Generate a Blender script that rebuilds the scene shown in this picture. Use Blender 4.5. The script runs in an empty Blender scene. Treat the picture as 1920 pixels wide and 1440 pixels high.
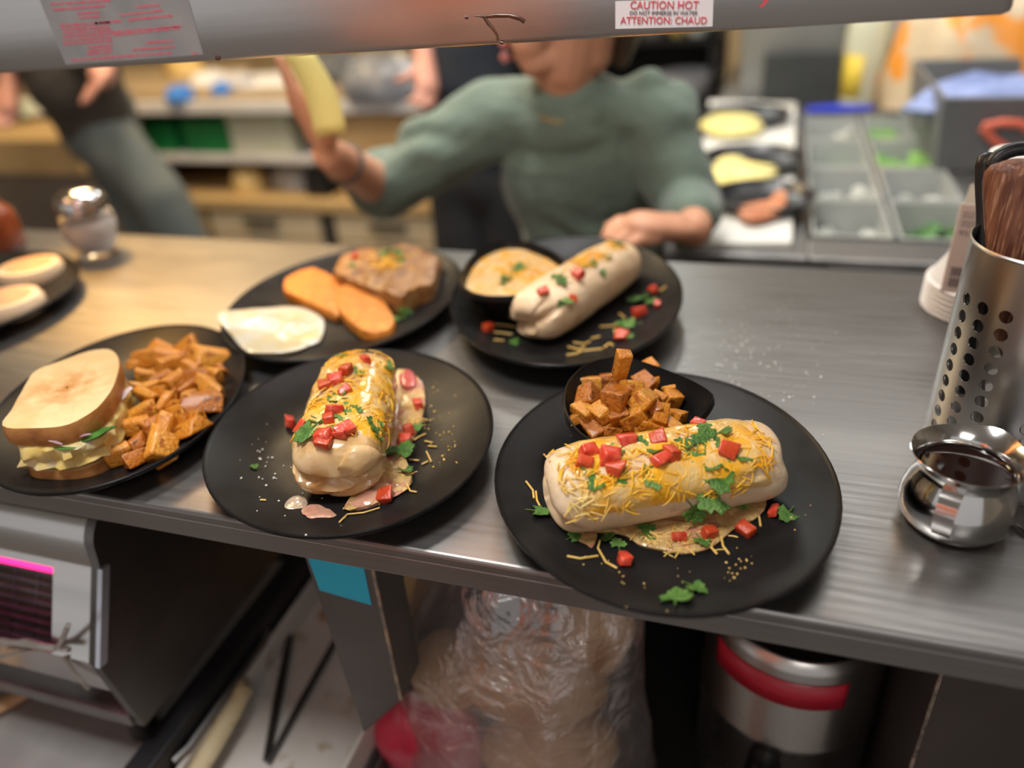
import bpy, bmesh, math, random
from mathutils import Vector, Matrix, Euler, noise as mnoise
from mathutils.bvhtree import BVHTree

random.seed(7)
PI = math.pi
scene = bpy.context.scene
COL = scene.collection

# ------------------------------------------------------------------ camera
FPX = 1440.0
CAM_R = Matrix(((0.95332988, -0.09616228, 0.28620788),
                (0.29462459, 0.50354943, -0.81217875),
                (-0.06601885, 0.85859815, 0.50838049)))
CAM_C = Vector((0.0, 0.0, 1.42))
cam_data = bpy.data.cameras.new('camera')
cam_data.sensor_width = 36.0
cam_data.lens = 36.0 * FPX / 1920.0
cam_data.clip_start = 0.02
cam_data.dof.use_dof = True
cam_data.dof.focus_distance = 0.64
cam_data.dof.aperture_fstop = 1.75
cam = bpy.data.objects.new('camera', cam_data)
cam.matrix_world = Matrix.Translation(CAM_C) @ CAM_R.to_4x4()
COL.objects.link(cam)
scene.camera = cam

def pray(px, py):
    return CAM_R @ Vector(((px - 960.0) / FPX, (720.0 - py) / FPX, -1.0))
def P(px, py, z=1.0):
    d = pray(px, py); return CAM_C + d * ((z - CAM_C.z) / d.z)
def PY(px, py, y):
    d = pray(px, py); return CAM_C + d * ((y - CAM_C.y) / d.y)

# ------------------------------------------------------------------ world, lights, exposure
scene.view_settings.view_transform = 'Standard'
scene.view_settings.look = 'None'
scene.view_settings.exposure = 0.0
scene.view_settings.gamma = 1.0
scene.view_settings.use_curve_mapping = False
world = bpy.data.worlds.new('world'); scene.world = world; world.use_nodes = True
world.node_tree.nodes['Background'].inputs[0].default_value = (1.0, 0.97, 0.95, 1)
world.node_tree.nodes['Background'].inputs[1].default_value = 0.55

def area_light(name, loc, target, size, power, color, size_y=None, spread=PI):
    d = bpy.data.lights.new(name, 'AREA'); d.energy = power; d.color = color
    d.shape = 'RECTANGLE'; d.size = size; d.size_y = size_y or size; d.spread = spread
    o = bpy.data.objects.new(name, d); o.location = loc
    o.rotation_euler = (Vector(target) - Vector(loc)).to_track_quat('-Z', 'Y').to_euler()
    COL.objects.link(o); return o
# kitchen ceiling panels, the dining side's soft light and two added fills
area_light('ceiling_panel_light', (0.55, 2.1, 2.62), (0.55, 2.1, 0), 0.9, 13, (1.0, 0.98, 0.94), 1.5)
area_light('ceiling_panel_light', (-0.75, 3.5, 2.62), (-0.75, 3.5, 0), 0.6, 30, (0.96, 1.0, 0.95), 1.0)
area_light('ceiling_panel_light', (-2.0, 2.2, 2.62), (-2.0, 2.2, 0), 0.6, 54, (1.0, 0.74, 0.42), 1.2)
area_light('ceiling_panel_light', (-0.85, 1.15, 2.62), (-0.45, 0.75, 0), 0.25, 15, (1.0, 0.97, 0.93), 0.25)
area_light('dining_light', (0.45, -1.5, 2.5), (-0.25, 0.5, 0.8), 0.8, 8, (1.0, 0.95, 0.90), 0.8)
area_light('added_dining_fill', (-0.42, 0.20, 2.35), (-0.42, 0.10, 0.8), 0.4, 18, (1.0, 0.97, 0.93), 0.4)  # fill added above the counter front to brighten the salmon shirt and food
area_light('ceiling_panel_light', (-0.35, 1.55, 2.62), (-0.35, 1.55, 0), 0.5, 20, (1.0, 0.98, 0.95), 0.5)  # extra panel added above the cook to brighten shoulders and hair

def spot_light(name, loc, target, power, color, angle, blend, radius):
    d = bpy.data.lights.new(name, 'SPOT'); d.energy = power; d.color = color
    d.spot_size = angle; d.spot_blend = blend; d.shadow_soft_size = radius
    o = bpy.data.objects.new(name, d); o.location = loc
    o.rotation_euler = (Vector(target) - Vector(loc)).to_track_quat('-Z', 'Y').to_euler()
    COL.objects.link(o); return o
# amber heat lamp hanging over the far left end of the pass
spot_light('heat_lamp_light', (-1.45, 1.22, 2.0), (-0.86, 0.96, 1.0), 135, (1.0, 0.48, 0.07), math.radians(30), 0.6, 0.04)

# ------------------------------------------------------------------ materials
MATS = {}
def nmat(name, c1, c2=None, scale=8.0, rough=0.5, metal=0.0, bump=0.0, bscale=None, spec=0.5, sss=0.0,
         coat=0.0, trans=0.0, ior=1.45, alpha=1.0, stretch=None, detail=4.0, lo=0.35, hi=0.65, emit=None, estr=0.0,
         bdist=0.002, rough2=None, sheen=0.0, c3=None, scale3=3.0, lo3=0.5, hi3=0.7, aniso=0.0):
    """Principled surface with a noise-mixed colour, a second colour layer and a noise bump, all in object space."""
    if name in MATS: return MATS[name]
    m = bpy.data.materials.new(name); m.use_nodes = True
    nt = m.node_tree; N = nt.nodes; L = nt.links
    b = N['Principled BSDF']
    b.inputs['Base Color'].default_value = (*c1, 1)
    b.inputs['Roughness'].default_value = rough
    b.inputs['Metallic'].default_value = metal
    b.inputs['Specular IOR Level'].default_value = spec
    b.inputs['IOR'].default_value = ior
    b.inputs['Alpha'].default_value = alpha
    b.inputs['Transmission Weight'].default_value = trans
    b.inputs['Coat Weight'].default_value = coat
    b.inputs['Coat Roughness'].default_value = 0.12
    b.inputs['Anisotropic'].default_value = aniso
    if sheen: b.inputs['Sheen Weight'].default_value = sheen
    if sss:
        b.inputs['Subsurface Weight'].default_value = sss
        b.inputs['Subsurface Radius'].default_value = (0.006, 0.003, 0.0015)
        b.inputs['Subsurface Scale'].default_value = 1.0
    if emit:
        b.inputs['Emission Color'].default_value = (*emit, 1); b.inputs['Emission Strength'].default_value = estr
    tc = N.new('ShaderNodeTexCoord'); mp = N.new('ShaderNodeMapping')
    L.new(tc.outputs['Object'], mp.inputs['Vector'])
    if stretch: mp.inputs['Scale'].default_value = stretch
    last = None
    def ntex(s, d=detail):
        n = N.new('ShaderNodeTexNoise'); n.inputs['Scale'].default_value = s; n.inputs['Detail'].default_value = d
        L.new(mp.outputs['Vector'], n.inputs['Vector']); return n
    if c2 is not None:
        n = ntex(scale); r = N.new('ShaderNodeMapRange')
        r.inputs['From Min'].default_value = lo; r.inputs['From Max'].default_value = hi
        L.new(n.outputs['Fac'], r.inputs['Value'])
        mx = N.new('ShaderNodeMix'); mx.data_type = 'RGBA'
        mx.inputs['A'].default_value = (*c1, 1); mx.inputs['B'].default_value = (*c2, 1)
        L.new(r.outputs['Result'], mx.inputs['Factor']); last = mx.outputs['Result']
        if rough2 is not None:
            rr = N.new('ShaderNodeMapRange'); rr.inputs['To Min'].default_value = rough; rr.inputs['To Max'].default_value = rough2
            L.new(r.outputs['Result'], rr.inputs['Value']); L.new(rr.outputs['Result'], b.inputs['Roughness'])
        if c3 is not None:
            n3 = ntex(scale3); r3 = N.new('ShaderNodeMapRange')
            r3.inputs['From Min'].default_value = lo3; r3.inputs['From Max'].default_value = hi3
            L.new(n3.outputs['Fac'], r3.inputs['Value'])
            m3 = N.new('ShaderNodeMix'); m3.data_type = 'RGBA'; m3.inputs['B'].default_value = (*c3, 1)
            L.new(last, m3.inputs['A']); L.new(r3.outputs['Result'], m3.inputs['Factor']); last = m3.outputs['Result']
        L.new(last, b.inputs['Base Color'])
    if bump:
        n = ntex(bscale or scale * 2)
        bn = N.new('ShaderNodeBump'); bn.inputs['Strength'].default_value = bump; bn.inputs['Distance'].default_value = bdist
        L.new(n.outputs['Fac'], bn.inputs['Height']); L.new(bn.outputs['Normal'], b.inputs['Normal'])
    MATS[name] = m
    return m

STEEL = nmat('brushed_steel', (0.255, 0.25, 0.245), (0.215, 0.21, 0.207), 190, 0.30, 0.88, 0.10, 240, stretch=(0.05, 1, 1), rough2=0.40, bdist=0.0006, c3=(0.30, 0.295, 0.29), scale3=9, lo3=0.5, hi3=0.75)
STEEL_BAR = nmat('lamp_steel', (0.62, 0.60, 0.59), (0.54, 0.53, 0.52), 40, 0.17, 1.0, 0.05, 260, stretch=(0.04, 1, 1), rough2=0.23, bdist=0.0005)
STEEL_V = nmat('turned_steel', (0.50, 0.49, 0.47), (0.42, 0.41, 0.40), 30, 0.28, 1.0, 0.06, 200, stretch=(1, 1, 0.06), rough2=0.34, bdist=0.0005)
CHROME = nmat('polished_steel', (0.66, 0.65, 0.64), (0.55, 0.54, 0.53), 12, 0.10, 1.0, rough2=0.16)
DULL_STEEL = nmat('dull_steel', (0.34, 0.33, 0.325), (0.25, 0.245, 0.24), 14, 0.42, 1.0, rough2=0.5)
DARK_STEEL = nmat('dark_steel', (0.16, 0.155, 0.15), (0.11, 0.105, 0.10), 9, 0.45, 1.0, rough2=0.55)
GLAZE = nmat('black_glaze', (0.008, 0.008, 0.0085), (0.013, 0.013, 0.013), 30, 0.33, 0, 0.05, 160, spec=0.15, rough2=0.40, bdist=0.0006)
BLACK_PLASTIC = nmat('black_plastic', (0.010, 0.010, 0.011), (0.016, 0.016, 0.017), 40, 0.36, 0, 0.05, 200)
RUBBER = nmat('dark_rubber', (0.02, 0.02, 0.02), (0.03, 0.03, 0.03), 30, 0.7)
TORTILLA = nmat('tortilla', (0.66, 0.48, 0.29), (0.72, 0.57, 0.39), 22, 0.42, 0, 0.35, 120, sss=0.12, c3=(0.44, 0.25, 0.10), scale3=40, lo3=0.60, hi3=0.78, bdist=0.002)
TORTILLA_G = nmat('sauced_tortilla', (0.60, 0.38, 0.15), (0.68, 0.50, 0.28), 26, 0.26, 0, 0.35, 120, sss=0.08, c3=(0.50, 0.26, 0.08), scale3=30, lo3=0.54, hi3=0.70, bdist=0.002, coat=0.4)
SAUCE = nmat('queso_sauce', (0.74, 0.45, 0.10), (0.70, 0.52, 0.26), 45, 0.18, 0, 0.6, 150, sss=0.12, c3=(0.82, 0.40, 0.015), scale3=38, lo3=0.44, hi3=0.60, coat=0.6, bdist=0.003)
POOL = nmat('sauce_pool', (0.46, 0.28, 0.12), (0.62, 0.45, 0.17), 70, 0.16, 0, 0.9, 170, sss=0.05, c3=(0.46, 0.20, 0.12), scale3=75, lo3=0.50, hi3=0.60, coat=0.6, bdist=0.003)
QUESO = nmat('queso_bowl', (0.58, 0.36, 0.13), (0.62, 0.45, 0.23), 34, 0.28, 0, 0.4, 120, sss=0.1, c3=(0.70, 0.34, 0.02), scale3=42, lo3=0.50, hi3=0.62, coat=0.4, bdist=0.002)
CHEESE = nmat('shredded_cheddar', (0.84, 0.40, 0.015), (0.88, 0.52, 0.05), 90, 0.36, 0, sss=0.15, c3=(0.88, 0.66, 0.24), scale3=26, lo3=0.55, hi3=0.68)
CHEESE_PALE = nmat('pale_cheese', (0.80, 0.56, 0.18), (0.72, 0.46, 0.12), 90, 0.4)
TOMATO = nmat('tomato_flesh', (0.58, 0.040, 0.018), (0.66, 0.085, 0.045), 2.2, 0.18, 0, 0.15, 5, sss=0.2, coat=0.4, c3=(0.72, 0.17, 0.10), scale3=1.6, lo3=0.55, hi3=0.7, bdist=0.1)
TOMATO2 = nmat('tomato_skin', (0.48, 0.045, 0.012), (0.58, 0.08, 0.025), 1.5, 0.22, 0, 0.15, 5, sss=0.15, coat=0.3, bdist=0.1)
LEAF = nmat('cilantro', (0.035, 0.12, 0.014), (0.10, 0.23, 0.035), 3.0, 0.34, 0, 0.4, 9, spec=0.5, bdist=0.05)
LEAF2 = nmat('cilantro_pale', (0.085, 0.21, 0.035), (0.17, 0.32, 0.075), 3.0, 0.36, 0, 0.4, 9, bdist=0.05)
POTATO = nmat('fried_potato', (0.50, 0.170, 0.013), (0.62, 0.26, 0.028), 2.2, 0.34, 0, 0.22, 7, c3=(0.24, 0.055, 0.006), scale3=2.6, lo3=0.56, hi3=0.72, coat=0.2, bdist=0.10, detail=2.0)
POTATO2 = nmat('fried_potato_skin', (0.36, 0.105, 0.009), (0.50, 0.175, 0.018), 2.2, 0.34, 0, 0.22, 7, c3=(0.14, 0.03, 0.005), scale3=2.6, lo3=0.50, hi3=0.70, coat=0.2, bdist=0.10, detail=2.0)
POTATO3 = nmat('fried_potato_gold', (0.60, 0.23, 0.022), (0.68, 0.34, 0.055), 2.2, 0.34, 0, 0.22, 7, c3=(0.34, 0.09, 0.010), scale3=2.4, lo3=0.52, hi3=0.70, coat=0.2, bdist=0.10, detail=2.0)
CRUMB_WHITE = nmat('white_crumb', (0.75, 0.74, 0.70), (0.6, 0.58, 0.5), 100, 0.5)

# ------------------------------------------------------------------ object helpers
def new_obj(name, mesh, mat=None, parent=None):
    o = bpy.data.objects.new(name, mesh); COL.objects.link(o)
    if mat is not None:
        for m in (mat if isinstance(mat, (list, tuple)) else [mat]): mesh.materials.append(m)
    if parent is not None: o.parent = parent
    return o
def thing(name, label, cat, loc=(0, 0, 0), group=None, rot=None):
    o = bpy.data.objects.new(name, None); COL.objects.link(o); o.location = loc
    o.empty_display_size = 0.02
    if rot: o.rotation_euler = rot
    return tag(o, label, cat, group)
def tag(o, label, cat, group=None, kind=None):
    o['label'] = label; o['category'] = cat
    if group: o['group'] = group
    if kind: o['kind'] = kind
    return o
def struct(o):
    o['kind'] = 'structure'; return o
def copy_thing(o, parent=None):
    c = o.copy(); COL.objects.link(c); c.parent = parent
    for ch in o.children: copy_thing(ch, c)
    return c

class MB:
    """mesh builder: collects vertices and faces in the local space of its thing"""
    def __init__(s): s.v = []; s.f = []; s.mi = []
    def add(s, vs, fs, mi=0):
        k = len(s.v); s.v += [tuple(v) for v in vs]; s.f += [tuple(i + k for i in f) for f in fs]; s.mi += [mi] * len(fs); return s
    def box(s, a, b, mi=0, M=None):
        (x0, y0, z0), (x1, y1, z1) = a, b
        vs = [(x0,y0,z0),(x1,y0,z0),(x1,y1,z0),(x0,y1,z0),(x0,y0,z1),(x1,y0,z1),(x1,y1,z1),(x0,y1,z1)]
        if M is not None: vs = [M @ Vector(v) for v in vs]
        return s.add(vs, [(0,3,2,1),(4,5,6,7),(0,1,5,4),(1,2,6,5),(2,3,7,6),(3,0,4,7)], mi)
    def lathe(s, prof, n=32, c=(0, 0, 0), mi=0, closed=False):
        vs = []; fs = []; m = len(prof)
        for i in range(n):
            a = 2 * PI * i / n
            for r, z in prof: vs.append((c[0] + r * math.cos(a), c[1] + r * math.sin(a), c[2] + z))
        for i in range(n):
            j = (i + 1) % n
            for k in range(m if closed else m - 1):
                l = (k + 1) % m
                fs.append((i*m+k, j*m+k, j*m+l, i*m+l))
        return s.add(vs, fs, mi)
    def tube(s, pts, rad, n=8, mi=0, caps=True, flat=1.0, up=None):
        pts = [Vector(p) for p in pts]; m = len(pts)
        rad = rad if isinstance(rad, (list, tuple)) else [rad] * m
        vs = []; fs = []; u = None
        for i, p in enumerate(pts):
            t = (pts[min(i+1, m-1)] - pts[max(i-1, 0)]).normalized()
            if u is None:
                u = (Vector(up) if up else (Vector((0, 0, 1)) if abs(t.z) < .9 else Vector((1, 0, 0))))
            u = (u - t * u.dot(t)).normalized(); w = t.cross(u)
            for k in range(n):
                a = 2 * PI * k / n
                vs.append(p + w * (rad[i] * math.cos(a)) + u * (rad[i] * flat * math.sin(a)))
        for i in range(m - 1):
            for k in range(n):
                l = (k + 1) % n; fs.append((i*n+k, i*n+l, (i+1)*n+l, (i+1)*n+k))
        if caps: fs += [tuple(reversed(range(n))), tuple(range((m-1)*n, m*n))]
        return s.add(vs, fs, mi)
    def loft(s, rings, mi=0, cap0=True, cap1=True):
        n = len(rings[0]); vs = [v for r in rings for v in r]; fs = []
        for i in range(len(rings) - 1):
            for k in range(n):
                l = (k + 1) % n; fs.append((i*n+k, i*n+l, (i+1)*n+l, (i+1)*n+k))
        if cap0: fs.append(tuple(reversed(range(n))))
        if cap1: fs.append(tuple(range((len(rings)-1)*n, len(rings)*n)))
        return s.add(vs, fs, mi)
    def prism(s, poly, z0, z1, mi=0, mi_top=None, M=None):
        n = len(poly); vs = [(x, y, z0) for x, y in poly] + [(x, y, z1) for x, y in poly]
        if M is not None: vs = [M @ Vector(v) for v in vs]
        k = len(s.v)
        s.add(vs, [(i, (i+1) % n, n+(i+1) % n, n+i) for i in range(n)], mi)
        s.add([], [], mi)
        s.f += [tuple(k + i for i in reversed(range(n))), tuple(k + n + i for i in range(n))]
        s.mi += [mi, mi if mi_top is None else mi_top]
        return s
    def ellipsoid(s, c, r, nu=14, nv=8, M=None, mi=0):
        vs = []; fs = []; c = Vector(c)
        for i in range(nv + 1):
            th = PI * i / nv
            for k in range(nu):
                a = 2 * PI * k / nu
                v = Vector((r[0]*math.sin(th)*math.cos(a), r[1]*math.sin(th)*math.sin(a), r[2]*math.cos(th)))
                if M is not None: v = M @ v
                vs.append(c + v)
        for i in range(nv):
            for k in range(nu):
                l = (k + 1) % nu; fs.append((i*nu+k, (i+1)*nu+k, (i+1)*nu+l, i*nu+l))
        return s.add(vs, fs, mi)
    def mesh(s, name='m', smooth=True):
        me = bpy.data.meshes.new(name); me.from_pydata(s.v, [], s.f)
        me.polygons.foreach_set('material_index', s.mi)
        bm = bmesh.new(); bm.from_mesh(me)
        bmesh.ops.remove_doubles(bm, verts=bm.verts, dist=1e-6)
        bmesh.ops.recalc_face_normals(bm, faces=bm.faces)
        bm.to_mesh(me); bm.free()
        if smooth:
            me.polygons.foreach_set('use_smooth', [True] * len(me.polygons))
            sharp_by_angle(me, 0.70)
        return me
    def build(s, name, mat, parent=None, smooth=True, bevel=0.0, segs=2):
        o = new_obj(name, s.mesh(name, smooth), mat, parent)
        if bevel: add_bevel(o, bevel, segs)
        return o
def sharp_by_angle(me, ang):
    try: me.set_sharp_from_angle(angle=ang)
    except Exception: pass
def add_bevel(o, w, segs=2):
    b = o.modifiers.new('bevel', 'BEVEL'); b.width = w; b.segments = segs; b.limit_method = 'ANGLE'; b.angle_limit = 0.6
    return o
def bake(o):
    """apply the modifiers of o into its mesh"""
    dg = bpy.context.evaluated_depsgraph_get(); dg.update()
    me = bpy.data.meshes.new_from_object(o.evaluated_get(dg))
    o.modifiers.clear(); o.data = me
    return o
def nz(x, y, z=0.0, s=1.0):
    return mnoise.noise(Vector((x * s, y * s, z * s)))
def resample(poly, n):
    """closed Catmull-Rom curve through poly, n points spaced evenly"""
    m = len(poly); pts = []
    for i in range(m):
        p0, p1, p2, p3 = (Vector(poly[(i + d) % m]) for d in (-1, 0, 1, 2))
        for k in range(12):
            t = k / 12
            pts.append(0.5 * ((2*p1) + (p2-p0)*t + (2*p0-5*p1+4*p2-p3)*t*t + (3*p1-p0-3*p2+p3)*t**3))
    acc = [0.0]
    for i in range(len(pts)): acc.append(acc[-1] + (pts[(i+1) % len(pts)] - pts[i]).length)
    out = []; j = 0
    for k in range(n):
        d = acc[-1] * k / n
        while acc[j+1] < d: j += 1
        t = (d - acc[j]) / max(1e-9, acc[j+1] - acc[j])
        out.append(pts[j].lerp(pts[(j+1) % len(pts)], t))
    return out
def ccw(poly):
    a = sum(poly[i].x * poly[(i+1) % len(poly)].y - poly[(i+1) % len(poly)].x * poly[i].y for i in range(len(poly)))
    return poly if a > 0 else list(reversed(poly))
def outline(pts, z, n=40, off=(0, 0), sc=1.0):
    """outline given as picture points, laid out on the level z of the place"""
    return ccw(resample([P(off[0] + x * sc, off[1] + y * sc, z).to_2d() for x, y in pts], n))
def text_mesh(body, size, shear=0.0, space=1.0):
    cu = bpy.data.curves.new('txt', 'FONT'); cu.body = body; cu.size = size; cu.resolution_u = 3
    cu.align_x = 'CENTER'; cu.align_y = 'CENTER'; cu.shear = shear; cu.space_character = space
    o = bpy.data.objects.new('txt', cu); COL.objects.link(o)
    dg = bpy.context.evaluated_depsgraph_get(); dg.update()
    me = bpy.data.meshes.new_from_object(o.evaluated_get(dg))
    bpy.data.objects.remove(o); bpy.data.curves.remove(cu)
    return me
def text_obj(name, body, size, mat, parent, loc, rot, width=None, bold=0.0, thick=0.0002):
    me = text_mesh(body, size); xs = [v.co.x for v in me.vertices]
    if width and xs:
        k = width / (max(xs) - min(xs))
        for v in me.vertices: v.co.x *= k
    o = new_obj(name, me, mat, parent); o.location = loc; o.rotation_euler = rot
    s = o.modifiers.new('solid', 'SOLIDIFY'); s.thickness = thick; s.offset = 1
    return o
TARGETS = []
def target(o):
    bpy.context.view_layer.update()
    dg = bpy.context.evaluated_depsgraph_get(); ev = o.evaluated_get(dg); me = ev.to_mesh()
    M = o.matrix_world
    TARGETS.append(BVHTree.FromPolygons([M @ v.co for v in me.vertices], [tuple(p.vertices) for p in me.polygons])); ev.to_mesh_clear()
def hit(px, py, which=None):
    d = pray(px, py).normalized(); best = None
    for t in (TARGETS if which is None else which):
        r = t.ray_cast(CAM_C, d)
        if r[0] is not None and (best is None or r[3] < best[2]): best = (r[0], r[1] if r[1].dot(d) < 0 else -r[1], r[3])
    return best if best else (P(px, py, 1.0), Vector((0, 0, 1)), 0)

# ------------------------------------------------------------------ room shell
FLOOR_M = nmat('floor_tile', (0.24, 0.21, 0.19), (0.30, 0.27, 0.25), 5, 0.6)
WALL_M = nmat('wall_paint', (0.42, 0.37, 0.30), (0.36, 0.32, 0.26), 3, 0.6)
WALL_T = nmat('wall_tan', (0.50, 0.36, 0.20), (0.42, 0.30, 0.16), 3, 0.6)
struct(MB().box((-5, -2.5, -0.2), (3.5, 4.6, -0.1)).build('floor', FLOOR_M, smooth=False))
struct(MB().box((-5, 4.5, -0.1), (3.5, 4.6, 2.7)).build('wall_back', WALL_T, smooth=False))
struct(MB().box((2.4, -2.5, -0.1), (2.5, 4.5, 2.7)).build('wall_right', WALL_M, smooth=False))
struct(MB().box((-5, -2.5, -0.1), (-4.9, 4.5, 2.7)).build('wall_left', WALL_M, smooth=False))
struct(MB().box((-5, -2.5, 2.7), (3.5, 4.6, 2.8)).build('ceiling', nmat('ceiling_paint', (0.6, 0.58, 0.55), (0.55, 0.53, 0.5), 3, 0.7), smooth=False))

# ------------------------------------------------------------------ the pass counter
ct = thing('pass_counter', 'long brushed stainless steel counter carrying all the plates', 'counter', (0, 0, 0))
Y0, Y1, XA, XB = 0.407, 1.042, -2.2, 1.2
MB().box((XA, Y0, 0.988), (XB, Y1, 1.0)).build('counter_top', STEEL, ct, smooth=False, bevel=0.0035, segs=3)
MB().box((XA, Y0, 0.969), (XB, Y0 + 0.004, 0.990)).build('front_lip', STEEL, ct, smooth=False, bevel=0.0012)
MB().box((XA, Y1 - 0.004, 0.962), (XB, Y1, 0.990)).build('rear_lip', STEEL, ct, smooth=False, bevel=0.001)
for x in (-2.0, -0.9, 1.1):
    MB().box((x, 0.95, -0.1), (x + 0.05, 1.0, 0.988)).build('leg', STEEL, ct, smooth=False, bevel=0.002)

# ------------------------------------------------------------------ plates
def plate_profile(H):
    def zin(r):
        t = max(0.0, (r - 0.52) / 0.48); return 0.0065 + (H - 0.0065) * (t ** 1.7)
    return zin
class Plate: pass
def make_plate(name, label, c, a, b, ang, H=0.026, egg=0.0, group='black oval plates on the pass'):
    pl = Plate(); pl.c = Vector((c[0], c[1])); pl.a = a; pl.b = b; pl.ang = math.radians(ang); pl.H = H
    zin = plate_profile(H); pl.zin = zin
    t = thing(name, label, 'plate', (c[0], c[1], 1.0), group, (0, 0, pl.ang))
    n = 72
    def ring(r, z, d=0.0):
        out = []
        for k in range(n):
            th = 2 * PI * k / n
            e = 1 + egg * math.cos(th) + 0.006 * math.sin(3 * th + a * 40)
            out.append(((a * r + d) * math.cos(th) * e, (b * r + d) * math.sin(th) * e, z))
        return out
    rs = [0.02, 0.2, 0.4, 0.52, 0.58, 0.64, 0.70, 0.76, 0.82, 0.88, 0.93, 0.97, 0.99]
    rings = [ring(r, zin(r)) for r in rs]
    rings += [ring(1.0, H + 0.0002, -0.0006), ring(1.0, H - 0.0008, 0.0006), ring(1.0, H - 0.0026, 0.0006)]
    rings += [ring(r, max(0.0022, zin(r) - 0.0052)) for r in (0.985, 0.95, 0.90, 0.84, 0.76, 0.68, 0.60)]
    rings += [ring(0.57, 0.0), ring(0.53, 0.0), ring(0.51, 0.0018), ring(0.02, 0.0018)]
    mb = MB(); mb.loft(rings)
    pl.body = mb.build('dish', GLAZE, t); pl.t = t
    target(pl.body); pl.bvh = TARGETS[-1]
    return pl
def plate_z(pl, x, y):
    d = Vector((x, y)) - pl.c
    u = d.x * math.cos(pl.ang) + d.y * math.sin(pl.ang); v = -d.x * math.sin(pl.ang) + d.y * math.cos(pl.ang)
    return 1.0 + pl.zin(min(1.0, math.hypot(u / pl.a, v / pl.b)))
plF = make_plate('dinner_plate', 'large black plate nearest the steel syrup pitcher holding a burrito and a potato bowl', (-0.058, 0.5233), 0.1607, 0.1387, -76.3, 0.026)
plE = make_plate('dinner_plate', 'black oval plate with a cheese topped burrito in the middle of the front row', (-0.3496, 0.5261), 0.1553, 0.1341, -60.4, 0.026)
plD = make_plate('dinner_plate', 'black rear plate holding a plain burrito and a bowl of queso', (-0.2199, 0.8495), 0.190, 0.1414, -77.7, 0.034)
plC = make_plate('oval_platter', 'dark oval platter with fried egg, hash brown patties and smothered steak', (-0.5030, 0.8060), 0.176, 0.1450, -93, 0.026)
plB = make_plate('dinner_plate', 'black oval plate with a toast sandwich and fried potatoes', (-0.6254, 0.5318), 0.1682, 0.1266, -62.2, 0.026)
plA = make_plate('dinner_plate', 'black plate cut by the left edge holding toasted muffins', (-1.10, 0.705), 0.188, 0.182, 0, 0.026)

# ------------------------------------------------------------------ bowls
def make_bowl(name, label, rim_px, off, sc, zr, zb, parent_plate, shrink=0.50, shift=(0, 0)):
    rim = outline(rim_px, zr, 56, off, sc)
    c = sum(rim, Vector((0, 0))) / len(rim); c0 = Vector((c.x + shift[0], c.y + shift[1]))
    t = thing(name, label, 'bowl', (c0.x, c0.y, zb))
    h = zr - zb
    def ring(s, z, d=0.0, k=0.0):
        out = []
        for p in rim:
            v = p - c; L = v.length
            L2 = L * s + d
            R = 0.05 * s
            q = v.normalized() * (L2 * (1 - k) + R * k)
            q += (c - c0) * s
            out.append((q.x, q.y, z))
        return out
    prof = [(0.02, 0.005, 0.9), (0.35, 0.0052, 0.8), (shrink, 0.007, 0.6), (0.66, h*0.18, 0.45), (0.78, h*0.38, 0.3), (0.87, h*0.60, 0.2), (0.94, h*0.80, 0.1), (0.985, h*0.95, 0.0)]
    rings = [ring(s, z, 0, k) for s, z, k in prof]
    rings += [ring(1.0, h, -0.0004), ring(1.0, h - 0.0008, 0.0010), ring(1.0, h - 0.0024, 0.0010)]
    rings += [ring(s, max(0.0, z - 0.004), 0.0034, k) for s, z, k in reversed(prof[2:])]
    rings += [ring(0.46, 0.0, 0, 0.8), ring(0.02, 0.0, 0, 0.9)]
    mb = MB(); mb.loft(rings)
    o = mb.build('dish', GLAZE, t); target(o)
    return t, rim, c, TARGETS[-1]
ZBF = plate_z(plF, *P(1190, 800, 1.0).to_2d())
RIMF = [(425,270),(450,190),(540,110),(650,80),(760,85),(900,130),(1050,190),(1150,250),(1160,290),(1100,370),(1010,430),(870,490),(700,515),(560,490),(470,420),(430,340)]
bowlF, rimF, cF, bvhBF = make_bowl('side_bowl', 'small black pear shaped bowl heaped with fried potato cubes', RIMF, (900, 640), 0.375, 1.060, 1.0095, plF)
RIMD = [(165,400),(200,300),(280,200),(400,135),(520,110),(640,125),(780,170),(880,230),(940,300),(930,370),(850,440),(700,490),(520,515),(330,510),(220,470)]
bowlD, rimD, cD, bvhBD = make_bowl('side_bowl', 'small black bowl filled with queso dip on the rear plate', RIMD, (820, 420), 0.2604, 1.062, 1.012, plD)

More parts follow.
